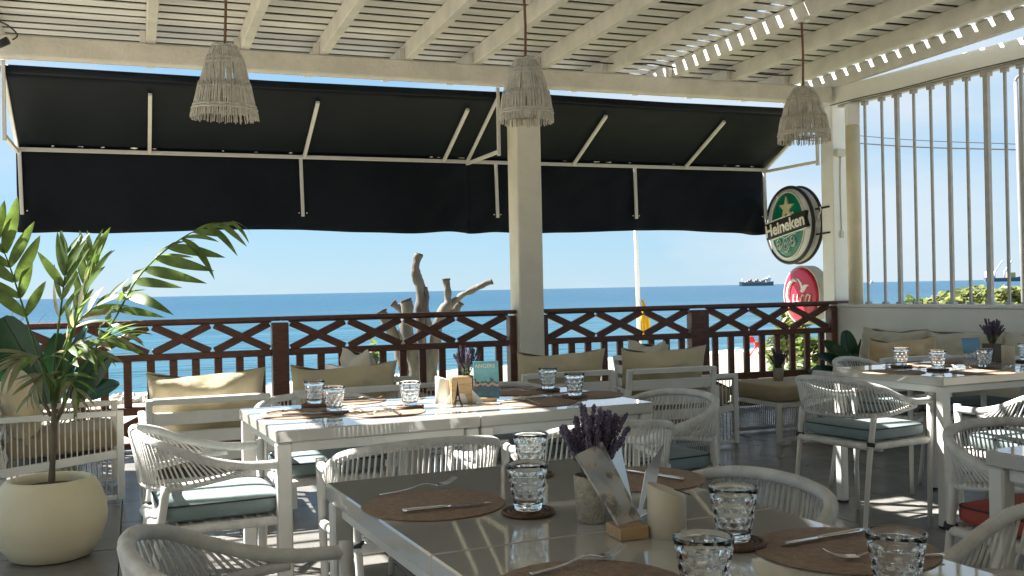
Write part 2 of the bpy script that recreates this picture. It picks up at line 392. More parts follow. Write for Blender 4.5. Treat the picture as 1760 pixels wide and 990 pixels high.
def sandmat():
    m = mat('dry_beach_sand', (.28, .245, .18), .95, var=.12, vscale=1.2, bump=.6, bscale=9)
    nt = m.node_tree; n = nt.nodes; l = nt.links; b = n['Principled BSDF']; src = b.inputs['Base Color'].links[0].from_socket
    t = n.new('ShaderNodeTexCoord'); z = n.new('ShaderNodeTexNoise'); z.inputs['Scale'].default_value = .45; z.inputs['Detail'].default_value = 8
    sx = n.new('ShaderNodeSeparateXYZ'); mr = n.new('ShaderNodeMapRange'); mr.inputs[1].default_value = 3; mr.inputs[2].default_value = 9; mr.inputs[3].default_value = .04; mr.inputs[4].default_value = -.3
    dm = n.new('ShaderNodeMath'); dm.operation = 'SUBTRACT'; dm.inputs[1].default_value = 11.5; ab_ = n.new('ShaderNodeMath'); ab_.operation = 'ABSOLUTE'; l.new(sx.outputs['Y'], dm.inputs[0]); l.new(dm.outputs[0], ab_.inputs[0]); l.new(ab_.outputs[0], mr.inputs[0])
    a = n.new('ShaderNodeMath'); a.operation = 'ADD'; r = n.new('ShaderNodeValToRGB'); r.color_ramp.elements[0].position = .5; r.color_ramp.elements[1].position = .58
    mxn = n.new('ShaderNodeMix'); mxn.data_type = 'RGBA'; mxn.inputs[7].default_value = (.12, .135, .05, 1)
    l.new(t.outputs['Object'], z.inputs['Vector']); l.new(t.outputs['Object'], sx.inputs[0])
    l.new(z.outputs['Fac'], a.inputs[0]); l.new(mr.outputs[0], a.inputs[1]); l.new(a.outputs[0], r.inputs[0]); l.new(r.outputs[0], mxn.inputs[0])
    l.new(src, mxn.inputs[6]); l.new(mxn.outputs[2], b.inputs['Base Color'])
    return m
struct('beach_ground', mb, sandmat(), AB)
def seamat():
    m = bpy.data.materials.new('ocean_water'); m.use_nodes = True
    nt = m.node_tree; n = nt.nodes; l = nt.links; b = n['Principled BSDF']
    t = n.new('ShaderNodeTexCoord'); sx = n.new('ShaderNodeSeparateXYZ'); l.new(t.outputs['Object'], sx.inputs[0])
    mr = n.new('ShaderNodeMapRange'); mr.inputs[1].default_value = 40; mr.inputs[2].default_value = 420; l.new(sx.outputs['Y'], mr.inputs[0])
    z = n.new('ShaderNodeTexNoise'); z.inputs['Scale'].default_value = .03; z.inputs['Detail'].default_value = 7
    mpn = n.new('ShaderNodeMapping'); mpn.inputs['Scale'].default_value = (.25, 1.4, 1); l.new(t.outputs['Object'], mpn.inputs[0]); l.new(mpn.outputs[0], z.inputs['Vector'])
    a = n.new('ShaderNodeMath'); a.operation = 'MULTIPLY_ADD'; a.inputs[1].default_value = .6; l.new(z.outputs['Fac'], a.inputs[0]); l.new(mr.outputs[0], a.inputs[2])
    r = n.new('ShaderNodeValToRGB'); e = r.color_ramp.elements; e[0].position = .12; e[0].color = (.026, .078, .102, 1); e[1].position = 1.; e[1].color = (.007, .042, .078, 1)
    x = e.new(.5); x.color = (.013, .057, .088, 1)
    l.new(a.outputs[0], r.inputs[0]); l.new(r.outputs[0], b.inputs['Base Color'])
    b.inputs['Roughness'].default_value = .28; b.inputs['Specular IOR Level'].default_value = .12
    hs = []
    for sc, st in ((.22, (.5, 1.7, 1)), (1.1, (.6, 1.5, 1)), (.05, (.4, 1.6, 1))):
        m2 = n.new('ShaderNodeMapping'); m2.inputs['Scale'].default_value = st; l.new(t.outputs['Object'], m2.inputs[0])
        q = n.new('ShaderNodeTexNoise'); q.inputs['Scale'].default_value = sc; q.inputs['Detail'].default_value = 4; l.new(m2.outputs[0], q.inputs['Vector']); hs.append(q)
    s1 = n.new('ShaderNodeMath'); s1.operation = 'MULTIPLY_ADD'; s1.inputs[1].default_value = .35; l.new(hs[1].outputs['Fac'], s1.inputs[0]); l.new(hs[0].outputs['Fac'], s1.inputs[2])
    s2 = n.new('ShaderNodeMath'); s2.operation = 'MULTIPLY_ADD'; s2.inputs[1].default_value = 2.5; l.new(hs[2].outputs['Fac'], s2.inputs[0]); l.new(s1.outputs[0], s2.inputs[2])
    bp = n.new('ShaderNodeBump'); bp.inputs['Strength'].default_value = .9; bp.inputs['Distance'].default_value = 1.1; l.new(s2.outputs[0], bp.inputs['Height']); l.new(bp.outputs[0], b.inputs['Normal'])
    # wave shading painted into the colour as fine bands, plus a few whitecaps
    wv = n.new('ShaderNodeTexNoise'); wv.inputs['Scale'].default_value = .55; wv.inputs['Detail'].default_value = 6; wv.inputs['Roughness'].default_value = .65
    m3 = n.new('ShaderNodeMapping'); m3.inputs['Scale'].default_value = (.12, 1., 1); l.new(t.outputs['Object'], m3.inputs[0]); l.new(m3.outputs[0], wv.inputs['Vector'])
    wr = n.new('ShaderNodeMapRange'); wr.inputs[1].default_value = .3; wr.inputs[2].default_value = .7; wr.inputs[3].default_value = .62; wr.inputs[4].default_value = 1.5; l.new(wv.outputs['Fac'], wr.inputs[0])
    wm = n.new('ShaderNodeMix'); wm.data_type = 'RGBA'; wm.blend_type = 'MULTIPLY'; wm.inputs[0].default_value = 1; l.new(r.outputs[0], wm.inputs[6]); l.new(wr.outputs[0], wm.inputs[7])
    wc = n.new('ShaderNodeMapRange'); wc.inputs[1].default_value = .735; wc.inputs[2].default_value = .78; wc.inputs[4].default_value = .5; l.new(wv.outputs['Fac'], wc.inputs[0])
    wx = n.new('ShaderNodeMix'); wx.data_type = 'RGBA'; wx.inputs[7].default_value = (.6, .65, .68, 1); l.new(wc.outputs[0], wx.inputs[0]); l.new(wm.outputs[2], wx.inputs[6])
    # white foam along the shore
    fm = n.new('ShaderNodeMath'); fm.operation = 'MULTIPLY_ADD'; fm.inputs[1].default_value = -.26; l.new(sx.outputs['X'], fm.inputs[0]); l.new(sx.outputs['Y'], fm.inputs[2])
    fz = n.new('ShaderNodeTexNoise'); fz.inputs['Scale'].default_value = .5; fz.inputs['Detail'].default_value = 6; l.new(t.outputs['Object'], fz.inputs['Vector'])
    f2 = n.new('ShaderNodeMath'); f2.operation = 'MULTIPLY_ADD'; f2.inputs[1].default_value = 6; l.new(fz.outputs['Fac'], f2.inputs[0]); l.new(fm.outputs[0], f2.inputs[2])
    fr = n.new('ShaderNodeMapRange'); fr.inputs[1].default_value = 47.6; fr.inputs[2].default_value = 46.4; l.new(f2.outputs[0], fr.inputs[0])
    mxn = n.new('ShaderNodeMix'); mxn.data_type = 'RGBA'; mxn.inputs[7].default_value = (.75, .78, .78, 1); l.new(fr.outputs[0], mxn.inputs[0]); l.new(wx.outputs[2], mxn.inputs[6]); l.new(mxn.outputs[2], b.inputs['Base Color'])
    return m
mb = MB(); mb.v = [(-60000, 30, SEA), (60000, 30, SEA), (60000, 75000, SEA), (-60000, 75000, SEA)]; mb.f = [(0, 1, 2, 3)]; mb.sm = [False]
struct('sea_water', mb, seamat(), AB)

# ---- terrace floor: slab with separate tiles
mb = MB(); mb.box((2.2, 2.2, -.172), (13.6, 13.7, .32), .01)
floor = struct('terrace_floor', mb, 'grout', AB)
ts = .6
tile_me = MB().box((0, 0, 0), (ts-.005, ts-.005, .012), .002).mesh('floor_tile', 'tile')
n_t = 0
for i in range(-7, 15):
    for j in range(-3, 15):
        u = i*ts+.21; v = j*ts+.28
        p = uv(u, v)
        if p.y < .9 or abs(p.x)/p.y > .72 or u > 8.4 or u < -4.2: continue
        if n_t >= 298: break
        n_t += 1
        link('floor_tile', tile_me, floor, (u, v, -.0075+random.uniform(-.0006, .0006)))
mb = MB(); mb.box((2.2, -.6, -.009), (13.2, 3.0, .006), .001)
tag(mb.build('tiled_field', 'tile', floor), kind='stuff')

# ---- main beam, columns
mb = MB(); mb.box((3.0, 8.75, 3.257), (8.0, .14, .17), .012)
beam = mb.build('roof_beam', 'plaster', None, None, AB); tag(beam, 'long rough cream roof beam carried on the central square column', 'beam')
mb = MB(); mb.box((3.471, 8.745, 1.585), (.246, .25, 3.17), .012)
colm = thing('square_column', 'square cream column standing in the railing under the roof beam', 'column', (0, 0, 0), AB)
mb.build('shaft', 'column', colm)
MB().box((3.471, 8.745, .06), (.262, .266, .12), .008).build('plinth', 'column', colm)
# corner column and the pipe beside it
cc = PD(1438, 400, 10.85); colr = thing('corner_post', 'pale square corner post carrying the two round bar signs', 'column', (cc.x, cc.y, 0), AB)
MB().box((0, 0, 1.55), (.235, .20, 3.55), .01).build('shaft', 'wallw', colr)
MB().box((-.02, -.113, 1.78), (.045, .02, .075), .006).build('switch_box', 'tag', colr)
mb = MB(); mb.tube([(-.02, -.106, 1.82), (-.025, -.107, 2.3), (-.015, -.106, 2.62)], .006, 6); mb.build('conduit', 'tag', colr)
mb = MB(); mb.box((-.03, -.125, 2.66), (.13, .05, .08), .01); mb.build('junction_box', 'tag', colr)
# ---- right hand wall with bars
WO = uv(7.02, 8.70); WDIR = Vector((.428, -.904, 0)).normalized(); WA = math.atan2(WDIR.y, WDIR.x)
def wall_s(px):
    t = (px-880)/F
    return (WO.y*t-WO.x)/(WDIR.x-WDIR.y*t)
wallo = thing('low_wall', 'low white wall beside the corner sofa with a ledge under the bars', 'wall', (WO.x, WO.y, 0), WA)
MB().box((3.05, .09, .5), (6.2, .16, 1.0), .008).build('wall_panel', 'wallw', wallo)
MB().box((3.03, .085, 1.019), (6.3, .20, .034), .006).build('ledge', 'wallw', wallo)
gr = thing('bar_screen', 'screen of upright white metal bars between wall ledge and side beam', 'screen', (WO.x, WO.y, 0), WA)
MB().box((3.0, .085, 3.255), (6.4, .13, .19), .008).build('side_beam', 'wallw', gr)
MB().box((3.05, .085, 3.144), (6.1, .07, .024), .003).build('top_rail', 'barmetal', gr)
bars = [(1482, .03), (1511, .03), (1537, .048), (1566, .03), (1595, .03), (1626, .042), (1657, .03), (1691, .056), (1723, .03), (1751, .036)]
ss = [(wall_s(p), w*.84) for p, w in bars]+[(wall_s(1751)+.22*k, .034 if k % 2 else .05) for k in range(1, 9)]
for s_, w in ss:
    b = MB().box((s_, .085, 2.085), (w, w, 2.09), .004).build('bar', 'barmetal', gr)
    MB().box((s_, .085, 3.115), (w+.035, w+.03, .034), .004).build('bar_cap', 'barmetal', b)
    MB().box((s_, .085, 1.047), (w+.03, w+.028, .022), .004).build('bar_foot', 'barmetal', b)
pp = PD(1469, 400, 10.42)
pc = thing('round_pipe', 'yellowed cream round pipe column standing on the wall ledge', 'pipe', (pp.x, pp.y, 1.036))
MB().tube([(0, 0, 0), (0, 0, 1.0), (0, 0, 1.86)], .074, 24).build('shaft', 'pipe', pc)
MB().box((0, 0, 1.98), (.125, .125, .236), .012).build('capital', 'wallw', pc)

bw = thing('unseen_rear_wall', 'plain cream rear wall of the restaurant behind the dining terrace', 'wall', (0, 0, 0), AB)  # added out of view to block sky light from behind
MB().box((1.3, -3.35, 1.75), (12.0, .2, 3.6), .01).build('wall_panel', 'column', bw)
MB().box((1.3, -3.24, .06), (12.0, .02, .12), .004).build('skirting', 'paint', bw)
# ---- roof: joists, boards, felt
roof = thing('pergola_roof', 'white slatted pergola roof with sloping cream joists', 'roof', (0, 0, 0), AB)
def zj(v): return 3.342+.0175*(8.67-v)
ju = [-1.0, .17, .92, 1.59, 2.35, 3.0, 3.67, 4.37, 5.09, 5.77, 6.47, 7.03]
JH = .15
for k, u in enumerate(ju):
    mb = MB(); mb.bar((u, -3.2, zj(-3.2)+JH/2), (u, 9.58, zj(9.58)+JH/2), .078, JH, .006)
    j = mb.build('joist', 'paint', roof)
    if 0 < k < 11: MB().box((u-.064, 8.70, zj(8.7)+.05), (.048, .055, .10), .004).build('cleat', 'paint', j)
for u in (-4.55, -3.4, -2.2): MB().bar((u, -3.2, zj(-3.2)+JH/2), (u, 4.6, zj(4.6)+JH/2), .078, JH, .006).build('joist', 'paint', roof)  # unseen left extension, added to shade the front tables
PITCH = .19; SH = .008
dense_full = MB().box((0, 0, 0), (8.2, .147, SH), .002).mesh('board', 'slat')
dense_right = MB().box((0, 0, 0), (4.3, .147, SH), .002).mesh('board', 'slat')
unseen_batten = MB().box((0, 0, 0), (3.86, .05, SH), .002).mesh('unseen_batten', 'slat')  # unseen battens, added to cast striped shadows on the table
dense_left = MB().box((0, 0, 0), (7.4, .147, SH), .002).mesh('board', 'slat')
k = 0; v = 9.53
while v > -3.1:
    z = zj(v)+JH+SH/2+.001
    dv = random.uniform(-.006, .006)
    if v > 6.62:
        o = link('board', dense_full, roof, (3.02, v+dv, z))
    else:
        link('board', dense_right, roof, (4.99, v+dv, z))
        if 4.6 < v < 6.62: link('unseen_batten', unseen_batten, roof, (.86, v+dv, z))
        else: link('board', dense_left, roof, (-.91, v+dv, z))
    v -= PITCH
unseen_left_board = MB().box((0, 0, 0), (2.7, .147, SH), .002).mesh('board', 'slat'); unseen_gap_batten = MB().box((0, 0, 0), (.9, .045, SH), .002).mesh('unseen_batten', 'slat')  # unseen left boards added to shade the planter; gap battens added for shadow stripes
for u in (-4.55, -3.4, -1.95): MB().bar((u, 4.62, zj(4.62)+JH/2), (u, 9.58, zj(9.58)+JH/2), .078, JH, .006).build('joist', 'paint', roof)
v = 9.53
while v > 4.62:
    z = zj(v)+JH+SH/2+.001
    link('board', unseen_left_board, roof, (-3.28, v, z))
    if v < 8.3: link('unseen_batten', unseen_gap_batten, roof, (-1.46, v, z))
    v -= PITCH
def felt(u0, u1, v0, v1):
    zc = JH+SH+.020; mb = MB()
    mb.bar(((u0+u1)/2, v0, zj(v0)+zc), ((u0+u1)/2, v1, zj(v1)+zc), u1-u0, .02, .002)
    mb.build('roof_sheet', 'sheet', roof)
felt(-1.02, 4.90, 6.62, 9.62); felt(5.02, 6.92, 6.62, 9.62)
felt(-4.6, 7.1, -3.2, 4.62)  # unseen sheet, stretched left to keep sun off the front tables
felt(2.52, 6.92, 4.625, 6.615); felt(-.22, 1.45, 4.625, 6.615); felt(1.95, 2.22, 4.625, 6.615)  # unseen sheets, spaced so the slits drop sun patches on chairs and floor
felt(-1.02, -.225, 5.98, 6.615); felt(-4.6, -1.93, 4.63, 9.62)  # unseen; hole left for table sun, far-left sheet added to shade the planter

# ---- black awning with its frame
AWV0, AWV1, AZ0, AZ1, AZB = 8.86, 9.83, 3.07, 2.615, 1.865
def awning(name, label, u0, u1, slope_bars, drops, brk, seed):
    t = thing(name, label, 'awning', (0, 0, 0), AB)
    n = int((u1-u0)/.045); mb = MB(); mm = 14
    for j in range(mm+1):
        for i in range(n+1):
            u = u0+(u1-u0)*i/n; q = j/mm
            z = AZ0+(AZ1-AZ0)*q+.012*(1-q)-.018*math.sin(math.pi*q)*(1+.6*noise.noise(Vector((u*2, seed, 0))))+.010*(1-q)*noise.noise(Vector((u*4, q*3, seed)))
            mb.v.append((u, AWV0+(AWV1+.035-AWV0)*q, z+(.03*noise.noise(Vector((u*.9, 5, seed))) if j == 0 else 0)))
    for j in range(mm):
        for i in range(n): a = j*(n+1)+i; mb.f.append((a, a+1, a+n+2, a+n+1)); mb.sm.append(True)
    o = mb.build('canopy', 'awning', t); so = o.modifiers.new('thick', 'SOLIDIFY'); so.thickness = .004
    mb = MB()
    for j in range(mm+1):
        for i in range(n+1):
            u = u0+(u1-u0)*i/n; q = j/mm
            e_ = min(u-u0, u1-u)                      # creases fan out from the lower corners and the bar ends
            w = .035*noise.noise(Vector((u*1.4, q*.8, seed+4)))*q+.016*noise.noise(Vector((u*4+q*5, q*1.6, seed+7)))+.022*q*math.exp(-e_*1.6)*math.sin(u*16+q*6)
            w += sum(.016*math.exp(-abs(u-b_)*3.2)*q*math.sin((u-b_)*19+q*5) for b_ in drops)
            zb = AZB+.014*noise.noise(Vector((u*1.1, 2, seed)))-.018*math.sin((u-u0)*2.2)+.02*math.exp(-min(u-u0, u1-u)*2.5)*math.sin(u*9)
            mb.v.append((u, AWV1+.03+.006*seed+w, AZ1+.006+(zb-AZ1)*q))
    for j in range(mm):
        for i in range(n): a = j*(n+1)+i; mb.f.append((a, a+n+1, a+n+2, a+1)); mb.sm.append(True)
    o = mb.build('valance', 'awning', t); so = o.modifiers.new('thick', 'SOLIDIFY'); so.thickness = .004
    MB().bar((u0+.01, AWV1-.02, AZ1-.022), (u1-.01, AWV1-.02, AZ1-.022), .035, .035).build('front_bar', 'alu', t)
    MB().tube([(u0, AWV0, AZ0+.035), ((u0+u1)/2, AWV0+.005, AZ0+.02), (u1, AWV0, AZ0+.03)], .035, 10).build('roller_tube', 'awning', t)
    dz = (AZ1-AZ0)/(AWV1-AWV0)
    for u in slope_bars:
        MB().bar((u, AWV0+.12, AZ0+dz*.12-.035), (u, AWV1-.04, AZ1-.020), .032, .028).build('rafter_bar', 'alu', t)
    for u in drops:
        d = MB().bar((u, AWV1+.0, AZ1-.036), (u+.012, AWV1+.004, AZ1-.60), .03, .03).build('drop_bar', 'alu', t)
        for e in (-.035, .04): MB().box((u+.012+e, AWV1+.016, AZ1-.565), (.012, .012, .012), .003).build('bolt', 'white', d)
    rf = random.Random(int(seed*10))
    for _ in range(11):                       # scraps of old white paint left on the cloth along the frame
        uu = rf.uniform(u0+.1, u1-.1); w_ = rf.uniform(.008, .05); h_ = rf.uniform(.004, .011); pts = []
        for a_ in range(9): pts.append((uu+w_*math.cos(a_*.698)*rf.uniform(.4, 1), AWV1-.036-.02*rf.random(), AZ1+.012+h_*math.sin(a_*.698)*rf.uniform(.3, 1)))
        mb = MB(); mb.add(pts, [tuple(range(9))]); mb.build('paint_scrap', 'white', t)
    for u in brk:
        b = MB().bar((u, AWV0-.03, AZ0+.10), (u, AWV0-.03, AZ1-.09), .03, .03).build('wall_bar', 'alu', t)
        MB().bar((u, AWV0-.012, AZ1-.05), (u, AWV1-.04, AZ1-.045), .03, .032).build('brace', 'alu', b)
        MB().bar((u, AWV0-.01, AZ0-.01), (u, AWV1-.045, AZ1-.026), .028, .028).build('diagonal_brace', 'alu', b)
    return t
awning('black_awning', 'black fabric awning with hanging front flap from the open terrace end to the column', -.96, 3.285, (.16, 1.58, 3.0), (-.93, 1.55), (-.94, 3.25), 1.)
awning('black_awning', 'black fabric awning with hanging front flap between column and corner post', 3.262, 6.95, (4.46, 5.84), (3.58, 5.22, 6.92), (6.90,), 2.)
# ---- railing of stained wood
rail = thing('wooden_railing', 'dark red wooden balustrade with crossed lattice along the terrace edge', 'railing', (0, 0, 0), AB)
RV = 8.75
def rail_run(u0, u1, nx, skip_first=False):
    L = u1-u0
    MB().box(((u0+u1)/2, RV, 1.022), (L-.004, .06, .014), .003).build('top_rail', 'wood', rail)
    MB().box(((u0+u1)/2, RV, .757), (L-.004, .062, .056), .004).build('middle_rail', 'wood', rail)
    MB().box(((u0+u1)/2, RV, .322), (L-.004, .062, .066), .004).build('lower_rail', 'wood', rail)
    MB().box(((u0+u1)/2, RV, .036), (L-.004, .062, .05), .004).build('bottom_rail', 'wood', rail)
    w = L/nx
    for z0, z1 in ((.785, 1.015), (.061, .289)):
        Lb = math.hypot(w-.02, z1-z0)-.02; an = math.atan2(z1-z0, w-.02)
        a = MB().box((0, 0, 0), (Lb, .046, .064), .004).mesh('cross_bar', 'wood'); b = MB().box((0, 0, 0), (Lb, .039, .064), .004).mesh('cross_bar', 'wood')
        for k in range(nx):
            for me, s in ((a, 1), (b, -1)):
                o = link('cross_bar', me, rail, (u0+w*(k+.5), RV, (z0+z1)/2)); o.rotation_euler = (0, s*an, 0)
    nb = max(2, round(L/.178)); bme = MB().box((0, 0, 0), (.064, .036, .374), .004).mesh('baluster', 'wood')
    for k in range(nb):
        link('baluster', bme, rail, (u0+L*(k+.5)/nb+random.uniform(-.002, .002), RV, .542))
def rail_post(u, w=.13):
    MB().box((u, RV-.004, .508), (w, .11, 1.01), .006).build('newel_post', 'wood', rail)
rail_run(-3.0, -1.0, 4); rail_post(-.93); rail_run(-.86, 1.10, 4); rail_post(1.17, .14); rail_run(1.245, 3.27, 4)
rail_post(3.305, .06); rail_run(3.665, 5.22, 3); rail_post(3.632, .06); rail_post(5.325, .20); rail_run(5.43, 6.93, 3); rail_post(6.97, .075)
for a_, b_ in ((-3.0, -.93), (-.927, 1.17), (1.173, 3.342), (3.60, 5.325), (5.328, 7.29)):
    MB().box(((a_+b_)/2, RV, 1.048), (b_-a_, .125, .036), .005).build('handrail', 'wood', rail)

# ---- cables, spot lamp
mb = MB(); p0 = [PD(-6, 35, 7.5), PD(14, 44, 7.6), PD(30, 60, 7.68)]
sp = thing('spot_lamp', 'small black spotlight clamped to the end of the roof beam', 'spotlight', PD(6, 74, 7.55))
MB().tube([(-.06, 0, -.02), (-.01, .0, 0), (.035, .0, .02)], .03, 12).build('housing', 'black', sp)
o = sp.location
mb = MB(); mb.tube(smooth([Vector(q)-o for q in p0]+[Vector((.02, .1, .05))], 5), .006, 6); mb.build('cable', 'black', sp)
mb = MB(); mb.tube(smooth([uv(3.9, 8.6, 3.43), uv(4.3, 8.55, 3.40), uv(4.75, 8.6, 3.44), uv(5.1, 8.62, 3.42), uv(5.5, 8.6, 3.43), uv(6.2, 8.6, 3.41), uv(6.7, 8.62, 3.45)], 6), .007, 6)
tag(mb.build('ceiling_cable', 'black'), 'thin black cable looped below the roof boards above the beam', 'cable')
mb = MB()
pts = [WO+WDIR*(s_)+Vector((-.045, -.02, 3.15+.004*math.sin(s_*5))) - Vector((0, 0, WO.z)) for s_ in (0., .4, .9, 1.6, 2.4, 3.2)]
mb.tube(smooth(pts, 5), .006, 6); tag(mb.build('beam_cable', 'black'), 'thin dark cable running along the side beam above the bars', 'cable')

# ---- pendant lamps of rattan sticks
def pendant(label, px, z_top, z_bot, R_, u, dome, seed):
    rnd = random.Random(seed)
    p = uv(u, 6.64); zc = zj(6.64)
    t = thing('pendant_lamp', label, 'pendant lamp', (p.x, p.y, z_top), 0, 'rattan pendant lamps under the roof')
    MB().tube([(0, 0, -.02), (.006, 0, (zc-z_top)*.5), (0, 0, zc-z_top)], .0095, 8).build('cord', 'cord', t)
    mb = MB(); mb.lathe([(.0, .0), (.055, -.002), (.06, -.02), (.03, -.03)], 16, Matrix.Translation((0, 0, zc-z_top+.005))); mb.build('ceiling_rose', 'slat', t)
    hgt = z_top-z_bot
    def rad(q):
        q = max(0., q)
        return R_*(.34+.66*(math.sin(q*math.pi/2)**(.62 if dome else .95)) if dome else .37+.63*q**.68)
    def sticks(q0, q1, n, out, name, r=.0042):
        mb = MB()
        for k in range(n):
            a = 2*math.pi*(k+rnd.uniform(-.25, .25))/n
            if rnd.random() < .05: continue
            e0 = q0+rnd.uniform(-.02, .02); e1 = q1+rnd.uniform(-.018, .018); pts = []
            for s_ in range(4):
                q = e0+(e1-e0)*s_/3; rr = rad(min(q, 1.05))*out+rnd.uniform(-.003, .003)
                pts.append((rr*math.cos(a), rr*math.sin(a), -hgt*q))
                a += rnd.uniform(-.007, .007)
            mb.tube(pts, r*rnd.uniform(.8, 1.25), 5)
        mb.build(name, 'straw', t)
    sticks(.0, .30, 54, 1.0, 'top_tier'); sticks(.16, .66, 92, 1.03, 'middle_tier'); sticks(.52, .87, 104, 1.07, 'lower_tier'); sticks(.80, .985, 96, 1.10, 'fringe')
    for q, o_ in ((.02, 1.), (.19, 1.02), (.25, 1.02), (.58, 1.05), (.82, 1.1), (.86, 1.12)):
        mb = MB(); rr = rad(q)*o_
        mb.tube([(rr*math.cos(a*math.pi/16), rr*math.sin(a*math.pi/16), -hgt*q+.004*math.sin(a*2.7)) for a in range(32)], .006, 6, closed=True); mb.build('hoop', 'straw', t)
    mb = MB(); mb.tube([(0, 0, 0), (0, 0, -.08)], .018, 10); mb.build('bulb_holder', 'white', t)
    return t
a = pendant('conical rattan stick pendant lamp hanging before the beam above the potted palm side', 395, 2.87, 2.39, .195, .577, False, 1); a.rotation_euler = (R(2.5), R(2.), 0)
pendant('bell shaped rattan stick pendant lamp hanging before the square column', 912, 2.915, 2.45, .175, 2.66, True, 2)
pendant('domed rattan stick pendant lamp with ceiling rose hanging before the corner post', 1392, 2.83, 2.39, .185, 5.06, True, 3)

# ---- round bar signs
def sign_root(name, label, px, py, depth):
    p = PD(px, py, depth)
    return thing(name, label, 'sign', p, -R(69.2)), p
def disc(rx, rz, y0, y1, bulge, n=48):       # lens-shaped disc facing -Y
    mb = MB(); vs = []; fs = []
    rings = [(1., y1), (1., y0), (.9, y0-bulge*.35), (.7, y0-bulge*.7), (.35, y0-bulge*.95), (.0, y0-bulge)]
    for k, y in rings:
        for j in range(n): a = 2*math.pi*j/n; vs.append((rx*k*math.cos(a), y, rz*k*math.sin(a)))
    for i in range(len(rings)-1):
        for j in range(n): fs.append((i*n+j, (i+1)*n+j, (i+1)*n+(j+1) % n, i*n+(j+1) % n))
    fs.append(tuple(range(n))[::-1])
    mb.add(vs, [f[::-1] for f in fs], None, True); return mb
def flat(poly, y, th=.004):                  # extruded outline facing -Y
    mb = MB(); n = len(poly)
    vs = [(x, y, z) for x, z in poly]+[(x, y+th, z) for x, z in poly]
    fs = [tuple(range(n)), tuple(range(2*n-1, n-1, -1))]+[(i, n+i, n+(i+1) % n, (i+1) % n) for i in range(n)]
    return mb.add(vs, fs)
def letters(parent, txt, size, m, loc, rot_y=0., bold=0., shear=0.):
    me = text_mesh(txt, size, m, 'lettering', .002, bold, shear)
    o = link('lettering', me, parent, loc); o.rotation_euler = (Matrix.Rotation(rot_y, 3, 'Y') @ Matrix.Rotation(R(90), 3, 'X')).to_euler(); return o
def stroke(parent, pts, r, m, y, name='emblem'):
    mb = MB(); mb.tube(smooth([(x, y, z) for x, z in pts], 6), r, 6, rz=r*.6 if not callable(r) else None); return mb.build(name, m, parent)
sg, sp_ = sign_root('round_sign', 'round green and silver beer sign with black name banner on the corner post', 1363, 387, 11.35)
Rg = .425
disc(Rg, Rg, -.055, .075, .03).build('casing', 'silver', sg)
for y in (-.05, .07):
    mb = MB(); mb.tube([(Rg*1.01*math.cos(a*math.pi/32), y, Rg*1.01*math.sin(a*math.pi/32)) for a in range(64)], .02, 8, closed=True); mb.build('rim', 'black', sg)
disc(.30, .37, -.075, -.06, .022).build('green_face', 'green', sg)
mb = MB(); mb.tube([(.305*math.cos(a*math.pi/32), -.078, .375*math.sin(a*math.pi/32)) for a in range(64)], .008, 6, closed=True); mb.build('silver_ring', 'white', sg)
st = [(.02+(.135 if k % 2 == 0 else .055)*math.sin(k*math.pi/5), .19+(.135 if k % 2 == 0 else .055)*math.cos(k*math.pi/5)) for k in range(10)]
flat(st, -.109, .02).build('star_emblem', 'starc', sg)
ca, sa = math.cos(R(9)), math.sin(R(9))
def tilt(pts): return [(x*ca-z*sa, x*sa+z*ca) for x, z in pts]
ban = flat(tilt([(-.37, -.095), (.385, -.095), (.36, -.0), (.385, .08), (-.37, .08), (-.35, 0.)]), -.116, .05).build('name_banner', 'black', sg)
flat(tilt([(-.36, .09), (.12, .09), (.12, .103), (-.36, .103)]), -.110, .03).build('banner_edge', 'white', ban)
flat(tilt([(-.28, -.118), (.37, -.118), (.37, -.105), (-.28, -.105)]), -.110, .03).build('banner_edge', 'white', ban)
letters(ban, 'Heineken', .19, 'white', (0, -.1185, -.012), -R(9), .0055)
letters(sg, 'BEER', .035, 'white', (.12, -.108, .125), -R(9))
for cx_, cz_, s_ in ((-.13, -.215, .8), (0, -.225, 1.1), (.125, -.19, .8)):
    for q in (0, 1):
        mb_pts = [(cx_+s_*.055*math.sin(a)*(1+.25*math.cos(3*a)), cz_+s_*.07*math.cos(a)) for a in [k*math.pi/5 for k in range(11)]]
        if q: mb_pts = [(cx_+(x-cx_)*.5, cz_+(z-cz_)*.5-.01) for x, z in mb_pts]
        stroke(sg, mb_pts, .006, 'white', -.105, 'hop_emblem')
stroke(sg, [(-.18, -.14), (-.08, -.13), (0, -.145), (.1, -.115), (.2, -.10)], .006, 'white', -.104, 'hop_emblem')
for dz in (.15, -.13):
    mb = MB(); mb.bar((Rg*.9, .01, dz), (Rg+.2, .01, dz+.01), .02, .02); mb.build('bracket', 'black', sg)
mb = MB(); mb.tube(smooth([(Rg+.0, .0, .03), (Rg+.07, 0, .12), (Rg+.06, 0, .17)], 4), .007, 6); mb.build('power_lead', 'white', sg)
sr, sp2 = sign_root('oval_sign', 'oval red bar sign with a white gull and script name', 1385, 507, 11.4)
disc(.335, .335, -.05, .08, .02).build('casing', 'pink', sr)
disc(.305, .312, -.075, -.05, .03).build('red_face', 'red', sr)
mb = MB(); mb.tube([(.322*math.cos(a*math.pi/32), -.055, .325*math.sin(a*math.pi/32)) for a in range(64)], .012, 8, closed=True); mb.build('rim', 'pink', sr)
W = 'white'; yy = -.107
stroke(sr, [(-0.015, 0.155), (-0.075, 0.175), (-0.15, 0.115), (-0.19, 0.005), (-0.17, -0.085), (-0.11, -0.105), (-0.07, -0.075)], lambda q: .013+.011*math.sin(q*math.pi), W, yy, 'lettering')
